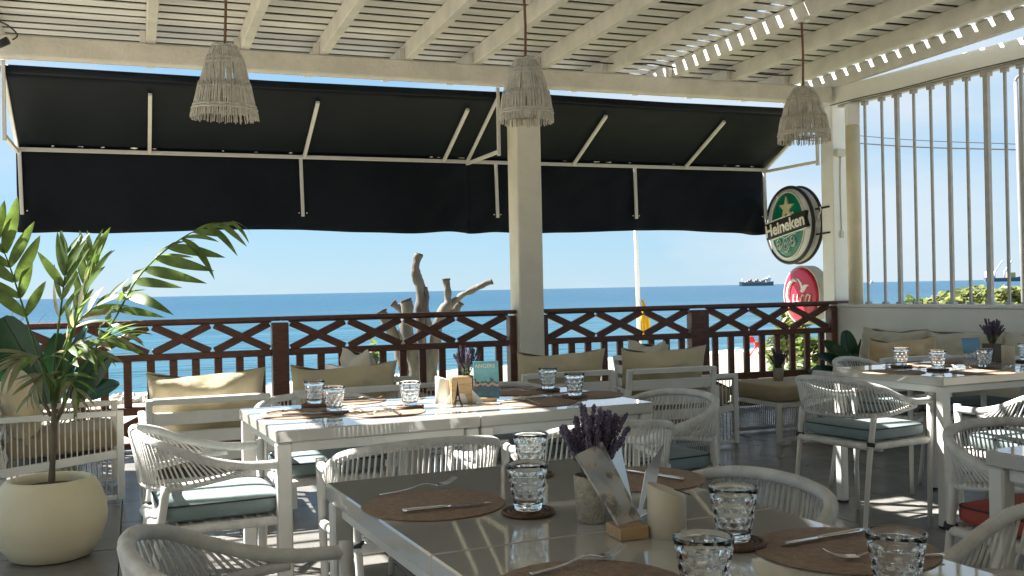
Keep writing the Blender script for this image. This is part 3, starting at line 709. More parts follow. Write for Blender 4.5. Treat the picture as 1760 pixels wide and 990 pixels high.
stroke(sr, [(-0.075, 0.005), (-0.085, -0.065), (-0.05, -0.1), (-0.01, -0.045), (0.0, 0.005), (-0.01, -0.055), (0.02, -0.095)], .0125, W, yy, 'lettering')
stroke(sr, [(0.115, -0.01), (0.085, 0.005), (0.055, -0.045), (0.075, -0.095), (0.115, -0.08)], .0125, W, yy, 'lettering')
stroke(sr, [(0.215, -0.005), (0.17, 0.005), (0.14, -0.05), (0.155, -0.095), (0.2, -0.055), (0.225, 0.005), (0.205, -0.065), (0.235, -0.095)], .0125, W, yy, 'lettering')
gull = [(-.03, .165), (.02, .15), (.06, .115), (.085, .075), (.12, .09), (.20, .085), (.15, .06), (.12, .02), (.08, -.005), (.05, .01), (.035, .012), (.055, .035), (.05, .075), (.02, .12)]
flat([(x, z+.03) for x, z in gull], -.109, .012).build('gull_emblem', W, sr)
for dz in (.05, -.16):
    mb = MB(); mb.bar((.32, .02, dz), (.5, .02, dz), .02, .02); mb.build('bracket', 'black', sr)

# ---- flagpole, flags, wires, lamp post on the beach
fp = PD(1099, 560, 24.); g = ground_z(fp.dot(E1), fp.dot(E2))
t = thing('flagpole', 'tall white flagpole with furled yellow flag on the beach', 'flagpole', (fp.x, fp.y, g))
MB().tube([(0, 0, -.3), (-.03, 0, 3.), (-.07, 0, PD(1094, 330, 24.).z-g)], lambda q: .055-.012*q, 10).build('pole', 'polew', t)
mb = MB(); n = 10
zt, zb = PD(1110, 513, 24.).z-g, PD(1110, 580, 24.).z-g
for j in range(13):
    q = j/12; w = .06+.27*min(1, q*1.3)*(1-.25*q)
    for i in range(n+1):
        x = .05+w*i/n+.02*math.sin(q*7); mb.v.append((x, .05*math.sin(i*1.9+q*3), zt+(zb-zt)*q-.06*i/n))
for j in range(12):
    for i in range(n): a = j*(n+1)+i; mb.f.append((a, a+1, a+n+2, a+n+1)); mb.sm.append(True)
mb.build('flag', 'flag', t)
for k, (px, py, dep) in enumerate(((1283, 584, 40.), (1306, 592, 42.))):
    p = PD(px, py, dep); g = ground_z(p.dot(E1), p.dot(E2))
    t = thing('beach_flag', ('small red beach flag on a thin stick near the waterline', 'leaning red beach flag with crossed sticks near the waterline')[k], 'flag', (p.x, p.y, g))
    MB().tube([(0, 0, 0), (.05-.3*k, 0, p.z-g+.15)], .018, 6).build('stick', 'flagr', t)
    if k: MB().tube([(-.5, 0, 0), (.05, 0, p.z-g+.2)], .03, 6).build('stick', 'flagr', t)
    mb = MB(); mb.cushion((.22-.3*k, 0, p.z-g), (.24, .05, .26), .7, .6, 12, 8, .06, k); mb.build('cloth', 'flagr', t)
for k, (ya, yb) in enumerate(((232, 248), (246, 257))):
    mb = MB(); a = PD(1380, ya-6, 30.); b = PD(1800, yb+2, 26.); c = (a+b)/2; c.z -= .06
    a2 = a+(a-b)*1.2; b2 = b+(b-a)*.8
    mb.tube(smooth([a2, a, c, b, b2], 6), .014+.008*k, 5); tag(mb.build('power_line', 'wire'), 'overhead power cable seen through the upright bars, '+('upper thin one' if k == 0 else 'lower thicker one'), 'cable')
p = PD(1757, 300, 15.); g = ground_z(p.dot(E1), p.dot(E2))
t = thing('lamp_post', 'weathered grey lamp post with short arm beyond the bars', 'lamp post', (p.x, p.y, g))
zt = PD(1752, 140, 15.).z-g
MB().tube([(0, 0, -.2), (-.03, 0, 2.2), (-.07, 0, zt)], lambda q: .038-.01*q, 10).build('post', 'conc', t)
MB().tube(smooth([(-.07, 0, zt), (-.02, 0, zt+.08), (.3, 0, zt+.22), (.8, 0, zt+.35)], 4), .022, 8).build('arm', 'conc', t)
MB().box((.95, 0, zt+.37), (.35, .14, .07), .02).build('lamp_head', 'conc', t)

# ---- ships
def ship(name, label, px0, px1, pyw, depth, kind):
    a = PD(px0, pyw, depth); b = PD(px1, pyw, depth); L = (b-a).length; hgt = L*.10
    t = thing(name, label, 'ship', ((a+b)/2)*1., 0, 'ships at anchor'); t.location.z = SEA
    mb = MB(); n = 12; B = L*.14
    prof = [(-.5, .35), (-.48, .85), (-.3, 1), (0, 1), (.3, 1), (.42, .7), (.5, .05)]
    vs = []; fs = []
    for x, w in prof:
        f = hgt*(1.25 if abs(x) > .4 else 1.)
        vs += [(x*L, -w*B/2, -2), (x*L, w*B/2, -2), (x*L*1.02, w*B/2, f), (x*L*1.02, -w*B/2, f)]
    for i in range(len(prof)-1):
        for j in range(4): fs.append((i*4+j, i*4+(j+1) % 4, (i+1)*4+(j+1) % 4, (i+1)*4+j))
    fs += [(0, 1, 2, 3)[::-1], tuple(len(vs)-4+j for j in range(4))]
    if kind == 0: vs = [(-x, y, z) for x, y, z in vs]; fs = [f[::-1] for f in fs]
    mb.add(vs, fs); mb.build('hull', 'hull', t)
    if kind == 0:
        MB().box((L*.36, 0, hgt*1.0+L*.075), (L*.10, B*.8, L*.15), .5).build('bridge', 'shipw', t)
        MB().box((L*.33, 0, hgt+L*.10), (L*.2, B*.9, L*.03), .5).build('bridge_deck', 'shipw', t)
        MB().tube([(L*.38, 0, hgt+L*.14), (L*.38, 0, hgt+L*.2)], L*.006, 6).build('mast', 'shipw', t)
        for k in range(9):
            MB().box((L*(-.3+.065*k), 0, hgt+L*.016*(1+(k*7) % 3)+.2), (L*.058, B*.85, L*.032*(1+(k*7) % 3)), .3).build('container', 'cont', t)
        MB().tube([(-L*.42, 0, hgt), (-L*.42, 0, hgt+L*.12)], L*.008, 6).build('foremast', 'shipw', t)
    else:
        MB().box((-L*.4, 0, hgt+L*.09), (L*.12, B*.8, L*.18), .5).build('bridge', 'shipw', t)
        MB().box((L*.22, 0, hgt+L*.07), (L*.2, B*.7, L*.14), .5).build('deck_cargo', 'shipy', t)
        for x in (-.22, .04):
            c = MB().tube([(L*x, 0, hgt), (L*x, 0, hgt+L*.18)], L*.02, 8).build('crane_post', 'shipw', t)
            MB().bar((L*x, 0, hgt+L*.14), (L*(x+.22), 0, hgt+L*.46), L*.022, L*.025, .1).build('crane_jib', 'shipw', c)
            MB().bar((L*x, 0, hgt+L*.19), (L*(x+.2), 0, hgt+L*.45), L*.006, L*.006, .02).build('crane_stay', 'shipw', c)
    return t
ship('cargo_ship', 'distant cargo ship with containers and white bridge on the horizon', 1271, 1329, 491, 3000., 0)
ship('crane_ship', 'distant dark ship with two white deck cranes beyond the bars', 1692, 1756, 486, 2000., 1)
p = PD(1499, 484, 2600); bt = thing('far_boat', 'tiny white boat on the horizon between the bars', 'boat', (p.x, p.y, SEA), 0)
mb = MB(); mb.add([(-6, -2, 0), (6, -2, 0), (9, 0, 4), (6, 2, 0), (-6, 2, 0), (-6, -2, 4), (-6, 2, 4)], [(0, 1, 2, 5), (3, 4, 6, 2), (5, 2, 6), (0, 5, 6, 4), (0, 4, 3, 1), (1, 3, 2)]); mb.build('hull', 'shipw', bt)
MB().box((-1, 0, 6), (5, 3, 5), .3).build('cabin', 'shipw', bt)

# ---- boulders by the shore
rnd = random.Random(11)
for k, (px, py, sx_) in enumerate(((182, 688, 26), (212, 690, 44), (245, 686, 30), (262, 696, 22), (160, 694, 30), (228, 703, 26), (196, 706, 24), (275, 690, 20))):
    dep = 26.+rnd.uniform(-2, 3); p = PD(px, py, dep); g = ground_z(p.dot(E1), p.dot(E2)); w = sx_/F*dep
    mb = MB(); mb.cushion((0, 0, 0), (w, w*.8, w*.62), .75, .8, 14, 9, w*.22, k*3.7)
    o = mb.build('boulder', 'rock', None, (p.x, p.y, g+w*.12), rnd.uniform(0, 3)); tag(o, 'pale boulder in the rock pile on the shore beyond the potted palm', 'boulder', 'shore boulders')
    for f in o.data.polygons: f.use_smooth = False

# ---- dead tree
def limb(mb, pts, r0, r1, seed):
    q = smooth([Vector(p) for p in pts], 9); n = len(q); r0 *= .86; r1 *= .86
    q = [p+Vector((noise.noise(p*2.5+Vector((seed, 0, 0))), noise.noise(p*2.5+Vector((0, seed, 5))), 0))*.035 for p in q]
    mb.tube(q, lambda s: (r0+(r1-r0)*s)*(1+.22*noise.noise(Vector((s*6, seed, 0)))), 14)
    for i in range(len(mb.v)):
        w_ = Vector(mb.v[i]); d_ = noise.noise(w_*9+Vector((seed, 0, 0)))*.6+noise.noise(w_*22)*.35
        a_ = q[min(int(i/14), len(q)-1)]; o_ = (w_-a_); mb.v[i] = tuple(w_+o_.normalized()*d_*.034) if o_.length > 1e-4 else mb.v[i]
    return q[-1], (q[-1]-q[-2]).normalized()
TD = 13.5
def TP(px, py, dd=0.): return PD(px, py, TD+dd)
b0 = TP(728, 700); gz = ground_z(b0.dot(E1), b0.dot(E2))
t = thing('dead_tree', 'bleached dead tree with sawn-off limbs behind the railing', 'dead tree', (b0.x, b0.y, gz)); off = t.location.copy()
limbs = [([(712, 760), (716, 680), (708, 620), (695, 570), (668, 505+10)][0:5], .21, .11, 0), ]
defs = [('trunk', [(722, 800), (722, 700), (714, 640), (700, 580), (700, 530), (697, 516)], .15, .078),
        ('limb', [(712, 660), (690, 610), (672, 565), (657, 536)], .11, .08),
        ('limb', [(728, 640), (724, 560), (722, 500), (714, 460), (719, 437)], .105, .055),
        ('limb', [(700, 545), (690, 530), (678, 521)], .06, .055),
        ('limb', [(742, 800), (742, 690), (742, 620), (756, 545), (768, 520), (767, 480)], .115, .055),
        ('limb', [(758, 545), (785, 515), (815, 497), (845, 484)], .06, .04),
        ('limb', [(735, 560), (733, 520), (731, 495)], .05, .03),
        ('limb', [(770, 540), (782, 530), (790, 520)], .075, .06)]
for k, (nm, pts, r0, r1) in enumerate(defs):
    mb = MB(); e, d = limb(mb, [TP(x, y, .12*((k*5) % 4-1.5))-off for x, y in pts], r0, r1, k*2.1)
    lo = mb.build(nm, 'trunk', t)
    mb = MB(); mb.tube([e-d*.01, e+d*.012], r1*1.02, 12); mb.build('sawn_end', 'cutend', lo)

# ---- shrubs outside
def leafball(mb, c, rad, n, size, rnd, flat_=1.):
    for _ in range(n):
        while True:
            d = Vector((rnd.uniform(-1, 1), rnd.uniform(-1, 1), rnd.uniform(-1, 1)))
            if .25 < d.length < 1: break
        if noise.noise(d*2.3+Vector(c)*3) < -.12: continue
        p = Vector(c)+Vector((d.x*rad[0], d.y*rad[1], d.z*rad[2]))
        m = Euler((rnd.uniform(-.9, .9), rnd.uniform(-.9, .9), rnd.uniform(0, 6.3))).to_matrix()
        s = size*rnd.uniform(.6, 1.25)
        q = [m @ Vector(v)*s+p for v in ((0, -.9, 0), (.45, -.25, .10), (.42, .35, .08), (0, .95, -.05), (-.42, .35, .08), (-.45, -.25, .10))]
        o = len(mb.v); mb.v += [tuple(v) for v in q]; mb.f += [(o, o+1, o+2, o+3), (o, o+3, o+4, o+5)]; mb.sm += [False, False]
def shrub(label, px, py, depth, wpx, hpx, n, size, m, seed, name='shrub', group=None, clumps=6):
    rnd = random.Random(seed); p = PD(px, py, depth); g = ground_z(p.dot(E1), p.dot(E2)); k = depth/F
    t = thing(name, label, 'shrub', (p.x, p.y, g), 0, group)
    zc = p.z-g; W_, H_ = wpx*k/2, hpx*k/2; mb = MB(); tr = MB()
    for c in range(clumps):
        cx_ = W_*rnd.uniform(-.7, .7); cz_ = zc+H_*rnd.uniform(-.55, .6); cy_ = W_*rnd.uniform(-.6, .6)
        leafball(mb, (cx_, cy_, cz_), (W_*.5, W_*.5, H_*.5), n//clumps, size, rnd)
        tr.tube(smooth([(rnd.uniform(-.05, .05), rnd.uniform(-.05, .05), -.1), (cx_*.3, cy_*.3, zc*.5), (cx_, cy_, cz_)], 4), lambda q: .035*(1-.7*q), 6)
    tr.build('trunk', 'bark', t); mb.build('crown', m, t); return t
shrub('broad-leaved shrub growing beside the dead tree limbs', 655, 635, 15., 70, 130, 520, .085, 'shrub', 3)
shrub('low leafy shrub at the foot of the dead tree', 700, 676, 15.5, 130, 45, 420, .07, 'shrubpale', 4)
shrub('leafy shrub half hidden behind the red oval sign', 1350, 575, 18., 80, 110, 700, .10, 'shrubpale', 5)
shrub('tall leafy shrub behind the end bay of the railing', 1395, 620, 17., 90, 90, 700, .10, 'shrub', 6)
shrub('spreading shrub behind the slatted railing near the ottoman', 1335, 618, 19., 60, 75, 480, .10, 'shrub', 12)
shrub('pale round-crowned sea grape tree beyond the bars', 1640, 517, 24., 112, 54, 1300, .13, 'shrubpale', 7, 'small_tree', None, 9)
shrub('pale sea grape tree beside the lamp post beyond the bars', 1738, 518, 23., 88, 50, 1000, .13, 'shrubpale', 8, 'small_tree', None, 7)
shrub('small low bush left of the round-crowned tree beyond the bars', 1580, 528, 26., 60, 36, 420, .11, 'shrub', 9)
shrub('small dark bush between the two sea grape trees', 1683, 528, 26., 50, 34, 380, .11, 'shrub', 10)
shrub('green weedy bush on the sand behind the pale column', 1085, 648, 22., 90, 26, 380, .08, 'shrub', 13)
rnd = random.Random(5); p = PD(14, 560, 16); g = ground_z(p.dot(E1), p.dot(E2))
t = thing('bare_sapling', 'thin bare leafless sapling beyond the railing end', 'sapling', (p.x, p.y, g))
tr = MB(); tr.tube([(0, 0, 0), (.0, 0, 1.2), (-.03, 0, 1.75)], lambda q: .02*(1-.7*q), 6)
for k in range(9):
    a = rnd.uniform(0, 6.3); z = rnd.uniform(.9, 1.7); L = rnd.uniform(.25, .6)
    tr.tube(smooth([(0, 0, z), (L*.5*math.cos(a), L*.5*math.sin(a), z+L*.35), (L*math.cos(a), L*math.sin(a), z+L*.9)], 3), lambda q: .009*(1-.7*q), 5)
tr.build('branches', 'bark', t)
# ================================================================== FURNITURE
TZ = .77; TS = .79
def table_proto():
    t = thing('dining_table', 'x', 'table')
    MB().box((0, 0, TZ-.0225), (TS, TS, .045), .004).build('tabletop', 'table', t)
    for sx in (-1, 1):
        for sy in (-1, 1):
            l_ = MB().box((sx*(TS/2-.03), sy*(TS/2-.03), (TZ-.047)/2+.005), (.052, .052, TZ-.047-.01), .006).build('leg', 'tleg', t)
            MB().box((sx*(TS/2-.03), sy*(TS/2-.03), .0055), (.05, .05, .009), .002).build('foot_pad', 'black', l_)
    for s in (-1, 1):
        MB().box((0, s*(TS/2-.035), TZ-.066), (TS-.115, .022, .036), .003).build('apron', 'tleg', t)
        MB().box((s*(TS/2-.035), 0, TZ-.066), (.022, TS-.115, .036), .003).build('apron', 'tleg', t)
    return t
tp = table_proto(); used = [False]
def put_table(corner, sx, sy, label):        # corner: world point of the named corner; sx, sy: direction from it to the centre
    c = corner+T1*sx*TS/2+T2*sy*TS/2
    return place(tp, used, (c.x, c.y, 0), AT, label)
A0 = P(560, 830, TZ); B0 = P(474.5, 741, TZ); C0 = P(1621, 649, TZ); D0 = P(1692, 773, TZ)
put_table(A0, 1, -1, 'glossy cream square table holding the lavender pot, metal napkin holder and leaning menu')
put_table(A0-T2*(TS+.003), 1, -1, 'glossy cream square table with four dimpled glasses, pushed against the lavender pot table')
put_table(B0, 1, 1, 'sunlit white square table with striped shadows in front of the armchairs')
put_table(B0+T1*(TS+.003), 1, 1, 'cream square table carrying the seaside brochure, shaded at the column end')
put_table(C0, 1, 1, 'cream square table in front of the corner sofa with two glasses near its edge')
put_table(C0+T1*(TS+.003), 1, 1, 'cream square table with the harbour brochure and boxed lavender near the white wall')
put_table(D0, 1, -1, 'cream table whose corner overlaps the red cushioned chair')

# ---- rope dining chair
def chair_proto():
    t = thing('rope_chair', 'x', 'chair', (0, 0, 0), 0, 'white rope dining chairs')
    def full(h):                                  # half path -> whole loop
        return [Vector((-x, y, z)) for x, y, z in h]+[Vector(p) for p in h[::-1]][1:]
    top_h = [(.248, .225, .648), (.258, .10, .652), (.272, .0, .672), (.283, -.09, .697), (.270, -.185, .733), (.205, -.265, .757), (.105, -.30, .768), (0, -.31, .771)]
    low_h = [(.258, .10, .632), (.268, .0, .620), (.272, -.09, .609), (.250, -.175, .600), (.185, -.24, .594), (.095, -.272, .591), (0, -.28, .590)]
    top_h = [(x, y if y > 0 else y*.86, z) for x, y, z in top_h]; low_h = [(x, y if y > 0 else y*.86, z) for x, y, z in low_h]
    top = resample(smooth(full(top_h), 14), .0055); low = resample(smooth(full(low_h), 14), .006)
    MB().tube(top, [(.0172 if i % 2 else .0156) for i in range(len(top))], 10).build('arm_rim', 'rope', t)
    MB().tube(low, [(.0132 if i % 2 else .0118) for i in range(len(low))], 9).build('lower_rim', 'rope', t)
    mb = MB(); n = 52; rnd = random.Random(3)
    def at(path, q):
        f = q*(len(path)-1); i = min(int(f), len(path)-2); return path[i].lerp(path[i+1], f-i)
    L0 = .165
    for k in range(n):
        q = (k+.5)/n
        a = at(top, L0+(1-2*L0)*q); b = at(low, .02+.96*q)
        for w in (0,):
            tdir = (at(top, min(1, L0+(1-2*L0)*q+.01))-a).normalized(); out = Vector((a.x, a.y+.05, 0)).normalized()
            o = tdir*.0042*w
            a2 = a+o+out*.014; b2 = b+o+out*.010+tdir*rnd.uniform(-.004, .004)
            mb.tube([a2, a2.lerp(b2, .5)+out*(-.003+rnd.uniform(-.002, .002)), b2], .0037*rnd.uniform(.85, 1.1), 6)
    mb.build('back_cords', 'rope', t)
    for s in (-1, 1):
        MB().tube([(s*.232, .222, 0), (s*.240, .226, .35), (s*.246, .228, .672)], lambda q: .0115+.0055*q, 12).build('leg', 'tube', t)
        l_ = MB().tube(smooth([(s*.235, -.262, 0), (s*.232, -.212, .38), (s*.238, -.180, .603)], 4), lambda q: .0110+.005*q, 12).build('leg', 'tube', t)
        MB().tube([(s*.233, -.204, .448), (s*.233, -.200, .468)], .0215, 10).build('tie', 'piping', l_)
    fr = resample(smooth([(x, y, .447) for x, y in ((.235, .215), (.08, .222), (-.08, .222), (-.235, .215), (-.24, 0), (-.228, -.203), (-.08, -.218), (.08, -.218), (.228, -.203), (.24, 0))], 10, True), .0075)
    MB().tube(fr, [(.0175 if i % 2 else .016) for i in range(len(fr))], 8, closed=True).build('seat_frame', 'rope', t)
    mb = MB()
    for k in range(18):
        y = -.19+.40*k/17; mb.tube([(-.225, y, .452+.004*(k % 2)), (.225, y, .452+.004*((k+1) % 2))], .008, 5)
    for k in range(18):
        x = -.215+.43*k/17; mb.tube([(x, -.205, .454), (x, .215, .454)], .006, 5)
    mb.build('seat_webbing', 'rope', t)
    return t
def chair_cushion(t, m, mside):
    w, d, h = .46, .43, .078; zc = .503
    mb = MB(); mb.cushion((0, .012, zc), (w, d, h), .42, .22, 40, 14, .006, 1.); c = mb.build('cushion', m, t)
    ring = []
    for j in range(64):
        th = 2*math.pi*j/64; ring.append((spow(math.cos(th), .22)*w/2*.985, spow(math.sin(th), .22)*d/2*.985+.012, zc+h*.30))
    MB().tube(ring, .0035, 5, closed=True).build('piping', 'piping', c)
    return c
cp = chair_proto(); chair_cushion(cp, 'teal', 'tealshade'); cu_ = [False]
RE1, RE2, RW1, RW2 = AT-R(90), AT, AT+R(90), AT+R(180)      # facing +T1, +T2, -T1, -T2
G_ = 'white rope dining chairs'
def put_chair(x, y, rz, label): return place(cp, cu_, (x, y, 0), rz, label, G_)
put_chair(-1.14, 3.72, RE1, 'white rope chair at the sunlit end of the striped table, grey teal cushion')
put_chair(-.51, 2.03, RE1, 'white rope chair drawn up to the lavender pot table beside its bare table leg')
put_chair(-.377, 3.44, RE2, 'white rope chair with its back to the lavender pot table, facing the striped table')
put_chair(.27, 3.76, RE2-R(4), 'white rope chair just behind the lavender pot, facing the seaside brochure table')
put_chair(.58, 4.42, RW1+R(4), 'white rope chair at the end of the seaside brochure table nearest the ottoman')
put_chair(-.87, 4.55, RW2, 'white rope chair between the sunlit striped table and the armchair backs')
put_chair(.0, 4.86, RW2, 'white rope chair between the seaside brochure table and the column')
put_chair(1.81, 5.2, RE1+R(5), 'white rope chair with sunlit pale cushion at the end of the corner sofa table')
put_chair(2.30, 6.2, R(-37)-R(90), 'white rope chair between the ottoman and the corner sofa table')
put_chair(2.82, 6.02, RW2, 'white rope chair facing the harbour brochure table from the wall side')
put_chair(2.42, 4.62, RE2, 'brightly sunlit white rope chair drawn up to the front of the corner sofa table')
put_chair(1.08, 1.92, RW1, 'white rope chair at the four-glass table, below the red cushioned chair')
put_chair(.43, 2.39, RW1, 'white rope chair facing the curved cream holder beside the lavender pot')
rc = put_chair(1.71, 3.16, RW2, 'white rope chair with faded red seat cushion')
for ch in rc.children:
    if ch.name.startswith('cushion'):
        ch.data = ch.data.copy(); ch.data.materials[0] = M['redc']
        ch.location.z = 0.; ch['label'] = 'faded red seat cushion'

# ---- lounge armchair of white metal with cords and cushions
def lounge_proto(pill):
    t = thing('lounge_armchair', 'x', 'armchair', (0, 0, 0), 0)
    for s in (-1, 1):
        x = s*.335
        f_ = MB(); f_.bar((x, .36, .02), (x, .36, .565), .036, .04); f_.build('front_post', 'alu', t)
        f_ = MB(); f_.bar((x, -.33, .02), (x, -.33, .565), .036, .055); f_.build('rear_post', 'alu', t)
        f_ = MB(); f_.box((x, .015, .548), (.046, .648, .034), .004); f_.build('armrest', 'alu', t)
        f_ = MB(); f_.box((x, .015, .034), (.034, .644, .03), .004); f_.build('ground_rail', 'alu', t)
        f_ = MB(); f_.bar((x, .338, .30), (x, -.30, .235), .034, .05); f_.build('seat_rail', 'alu', t)
        mb = MB()
        for k in range(19):
            y = -.27+.58*k/18; mb.tube([(x, y, .049), (x, y, .532)], .0042, 5)
        mb.build('side_cords', 'rope', t)
    MB().box((0, .345, .285), (.632, .03, .05), .004).build('front_rail', 'alu', t)
    MB().box((0, -.29, .225), (.632, .03, .05), .004).build('back_rail', 'alu', t)
    MB().box((0, .02, .262), (.63, .58, .012), .002, Matrix.Rotation(R(5.5), 4, 'X')).build('seat_panel', 'taupe', t)
    bp = Matrix.Translation((0, -.285, .26)) @ Matrix.Rotation(R(10), 4, 'X')
    for s in (-1, 1):
        mb = MB(); mb.box((s*.314, 0, .215), (.034, .036, .46), .004, bp); mb.build('back_post', 'alu', t)
    for z, h in ((.432, .034), (.335, .07), (.225, .07), (.115, .07)):
        mb = MB(); mb.box((0, -.002 if z < .4 else 0, z), (.594, .022 if z < .4 else .03, h), .003, bp); mb.build('back_slat', 'alu', t)
    mb = MB(); mb.cushion((0, .06, .375), (.615, .62, .14), .3, .16, 40, 14, .008, 2., Matrix.Rotation(R(3.5), 4, 'X')); mb.build('seat_cushion', 'taupe', t)
    mb = MB(); mb.pillow(.645, .47, .20, 30, 18, .035, pill[1], Matrix.Translation((0, -.195, .605)) @ Matrix.Rotation(R(11), 4, 'X')); mb.build('back_cushion', pill[0], t)
    return t
l1 = lounge_proto(('beige', 1)); l2 = lounge_proto(('sage', 2)); lu = [False]; lv = [False]
GL = 'white lounge armchairs with beige cushions'
place(l1, lu, (-1.82, 5.84, 0), R(22), 'white slat-back lounge armchair with sunlit straw pillow behind the striped table end', GL)
place(l1, lu, (-1.10, 6.18, 0), R(22), 'white slat-back lounge armchair next to the newel post of the railing', GL)
place(l1, lu, (.25, 6.98, 0), R(19), 'white slat-back lounge armchair standing directly before the square column', GL)
place(l1, lu, (.985, 7.16, 0), R(16), 'white slat-back lounge armchair right of the column with drooping straw pillow', GL)
och = place(l1, lu, (2.85, 7.72, 0), R(22), 'white slat-back lounge armchair with ochre velvet pillow near the corner sofa', GL)
for ch in och.children:
    if ch.name.startswith('back_cushion'):
        ch.data = ch.data.copy(); ch.data.materials[0] = M['ochre']; ch['label'] = 'ochre velvet back pillow'
place(l1, lu, (-2.89, 6.27, 0), R(24.5)-R(90), 'white corded lounge armchair facing sideways behind the potted palm', GL)
place(l2, lv, (-1.0, 7.72, 0), R(27)-R(90), 'lounge armchair turned sideways in front of the dead tree', GL)
place(l2, lv, (1.28, 8.0, 0), R(20)-R(90), 'lounge armchair turned sideways facing the ottoman', GL)

# ---- ottoman
t = thing('corded_ottoman', 'low square ottoman with taupe cushion and corded white frame holding a small lavender pot', 'ottoman', (2.28, 8.28, 0), R(20))
for s in (-1, 1):
    for e in (-1, 1): MB().box((e*.32, s*.32, .165), (.04, .04, .31), .004).build('leg', 'alu', t)
    MB().box((0, s*.32, .30), (.6, .034, .04), .004).build('top_rail', 'alu', t); MB().box((0, s*.32, .028), (.6, .032, .03), .004).build('ground_rail', 'alu', t)
    MB().box((s*.32, 0, .30), (.034, .6, .04), .004).build('top_rail', 'alu', t)
    mb = MB()
    for k in range(30): x = -.285+.57*k/29; mb.tube([(x, s*.32, .04), (x, s*.32, .285)], .0042, 5)
    mb.build('side_cords', 'rope', t)
mb = MB(); mb.cushion((0, 0, .388), (.70, .70, .135), .22, .12, 48, 14, .006, 4.); mb.build('seat_cushion', 'taupe', t)
MB().box((.12, -.17, .4575), (.075, .055, .008), .002).build('price_card', 'paper', t)

# ---- corner sofa along the white wall
so = WO+WDIR*1.75+Vector((-.904, -.428, 0))*.47
t = thing('corner_sofa', 'long greige sofa with loose back cushions along the white wall', 'sofa', (so.x, so.y, 0), WA+R(180))
L = 2.5
MB().box((0, 0, .26), (L, .78, .06), .006).build('base_frame', 'alu', t)
for sx in (-1, 1):
    for sy in (-1, 1): MB().box((sx*(L/2-.04), sy*.34, .115), (.045, .045, .23), .004).build('leg', 'alu', t)
for k in range(3):
    x = (k-1)*.82
    mb = MB(); mb.cushion((x, .05, .36), (.81, .74, .14), .25, .14, 40, 12, .006, k); mb.build('seat_cushion', 'sage', t)
    mb = MB(); mb.pillow(.82, .46, .24, 28, 16, .035, 10+k, Matrix.Translation((x, -.27, .575)) @ Matrix.Rotation(R(10), 4, 'X')); mb.build('back_cushion', 'sage', t)
# ---- big cream planter with palm
pc_ = P(88, 957, 0.0)
pot = thing('round_planter', 'large round cream planter pot on the tiled floor', 'planter', (pc_.x, pc_.y, 0))
prof = [(.155, 0), (.185, .012), (.228, .075), (.255, .15), (.262, .205), (.253, .27), (.232, .33), (.210, .368), (.198, .382), (.184, .386), (.172, .380), (.166, .365), (.170, .335)]
mb = MB(); mb.lathe([(r, z) for r, z in prof], 56, None, True); mb.build('bowl', 'pot', pot)
mb = MB(); mb.lathe([(.0, .345), (.09, .343), (.172, .338)], 28, None); mb.build('soil', 'soil', pot)

leaf_me = []
for var, (droop, fold) in enumerate(((.10, .30), (.28, .22), (.50, .18), (.05, .35))):
    mb = MB(); n = 8
    for i in range(n+1):
        q = i/n; w = .098*(math.sin(math.pi*min(1, q*.93+.07))**.75)*(1-.35*q)+.001
        y = q-.25*droop*q*q; z = -droop*q*q
        mb.v += [(-w, y, z+w*fold), (0, y, z), (w, y, z+w*fold)]
    for i in range(n):
        a = i*3; mb.f += [(a, a+1, a+4, a+3), (a+1, a+2, a+5, a+4)]; mb.sm += [True, True]
    leaf_me.append((mb.mesh('leaflet', 'palm'), mb.mesh('leaflet', 'palmdry')))
palm = thing('potted_palm', 'slender potted palm with arching fronds growing from the cream planter', 'palm', (pc_.x, pc_.y, .33)); po = palm.location.copy()
DP = pc_.y
def pw(px, py, dd=0.): return PD(px, py, DP+dd)-po
crown = pw(88, 655)
for k, (pts, r0, r1) in enumerate((([(88, 838), (92, 760), (93, 712), (88, 655)], .016, .012), ([(92, 735), (112, 690), (125, 650)], .010, .008), ([(88, 715), (70, 680), (60, 640)], .010, .008), ([(94, 700), (104, 650), (108, 610)], .009, .007))):
    MB().tube(smooth([pw(x, y, .03*k) for x, y in pts], 6), lambda q: r0+(r1-r0)*q+.002*math.sin(q*25), 10).build('stem', 'stem', palm)
def frond(pts, n, L, seed, dry=.1, start=.25, spread=55, droop=None, width=1., side=None, sag=.12):
    rnd = random.Random(seed); path = smooth([pw(*p) for p in pts], 10)
    fr = MB().tube(path, lambda q: .0075*(1-.78*q), 7).build('frond', 'stem' if False else 'palm', palm)
    k = len(path)
    for i in range(n):
        q = start+(1-start)*(i+.5)/n; f = q*(k-1); a = min(int(f), k-2); p = path[a].lerp(path[a+1], f-a); tg = (path[a+1]-path[a]).normalized()
        up = Vector((0, -.45, 1)); up = (up-tg*up.dot(tg)).normalized(); sd_ = tg.cross(up).normalized()
        for s in (-1, 1):
            if side and s != side and rnd.random() < .5: continue
            an = R(spread*(1-.55*q)+rnd.uniform(-9, 9))
            d = (tg*math.cos(an)+sd_*s*math.sin(an)+up*rnd.uniform(.0, .35)+Vector((0, 0, -sag))).normalized()
            ln = L*(.55+.6*math.sin(math.pi*min(1, (q-start)/(1-start)*.8+.18)))*rnd.uniform(.82, 1.15)
            y = d; x = y.cross(up).normalized(); z = x.cross(y)
            roll = Matrix.Rotation(rnd.uniform(-.5, .5), 3, y); x = roll @ x; z = roll @ z
            me = leaf_me[rnd.choice(droop or (0, 1, 1, 2))][1 if rnd.random() < dry else 0]
            o = link('leaflet', me, fr)
            m4 = Matrix((x*ln*width, y*ln, z*ln)).transposed().to_4x4(); m4.translation = p
            o.matrix_local = m4
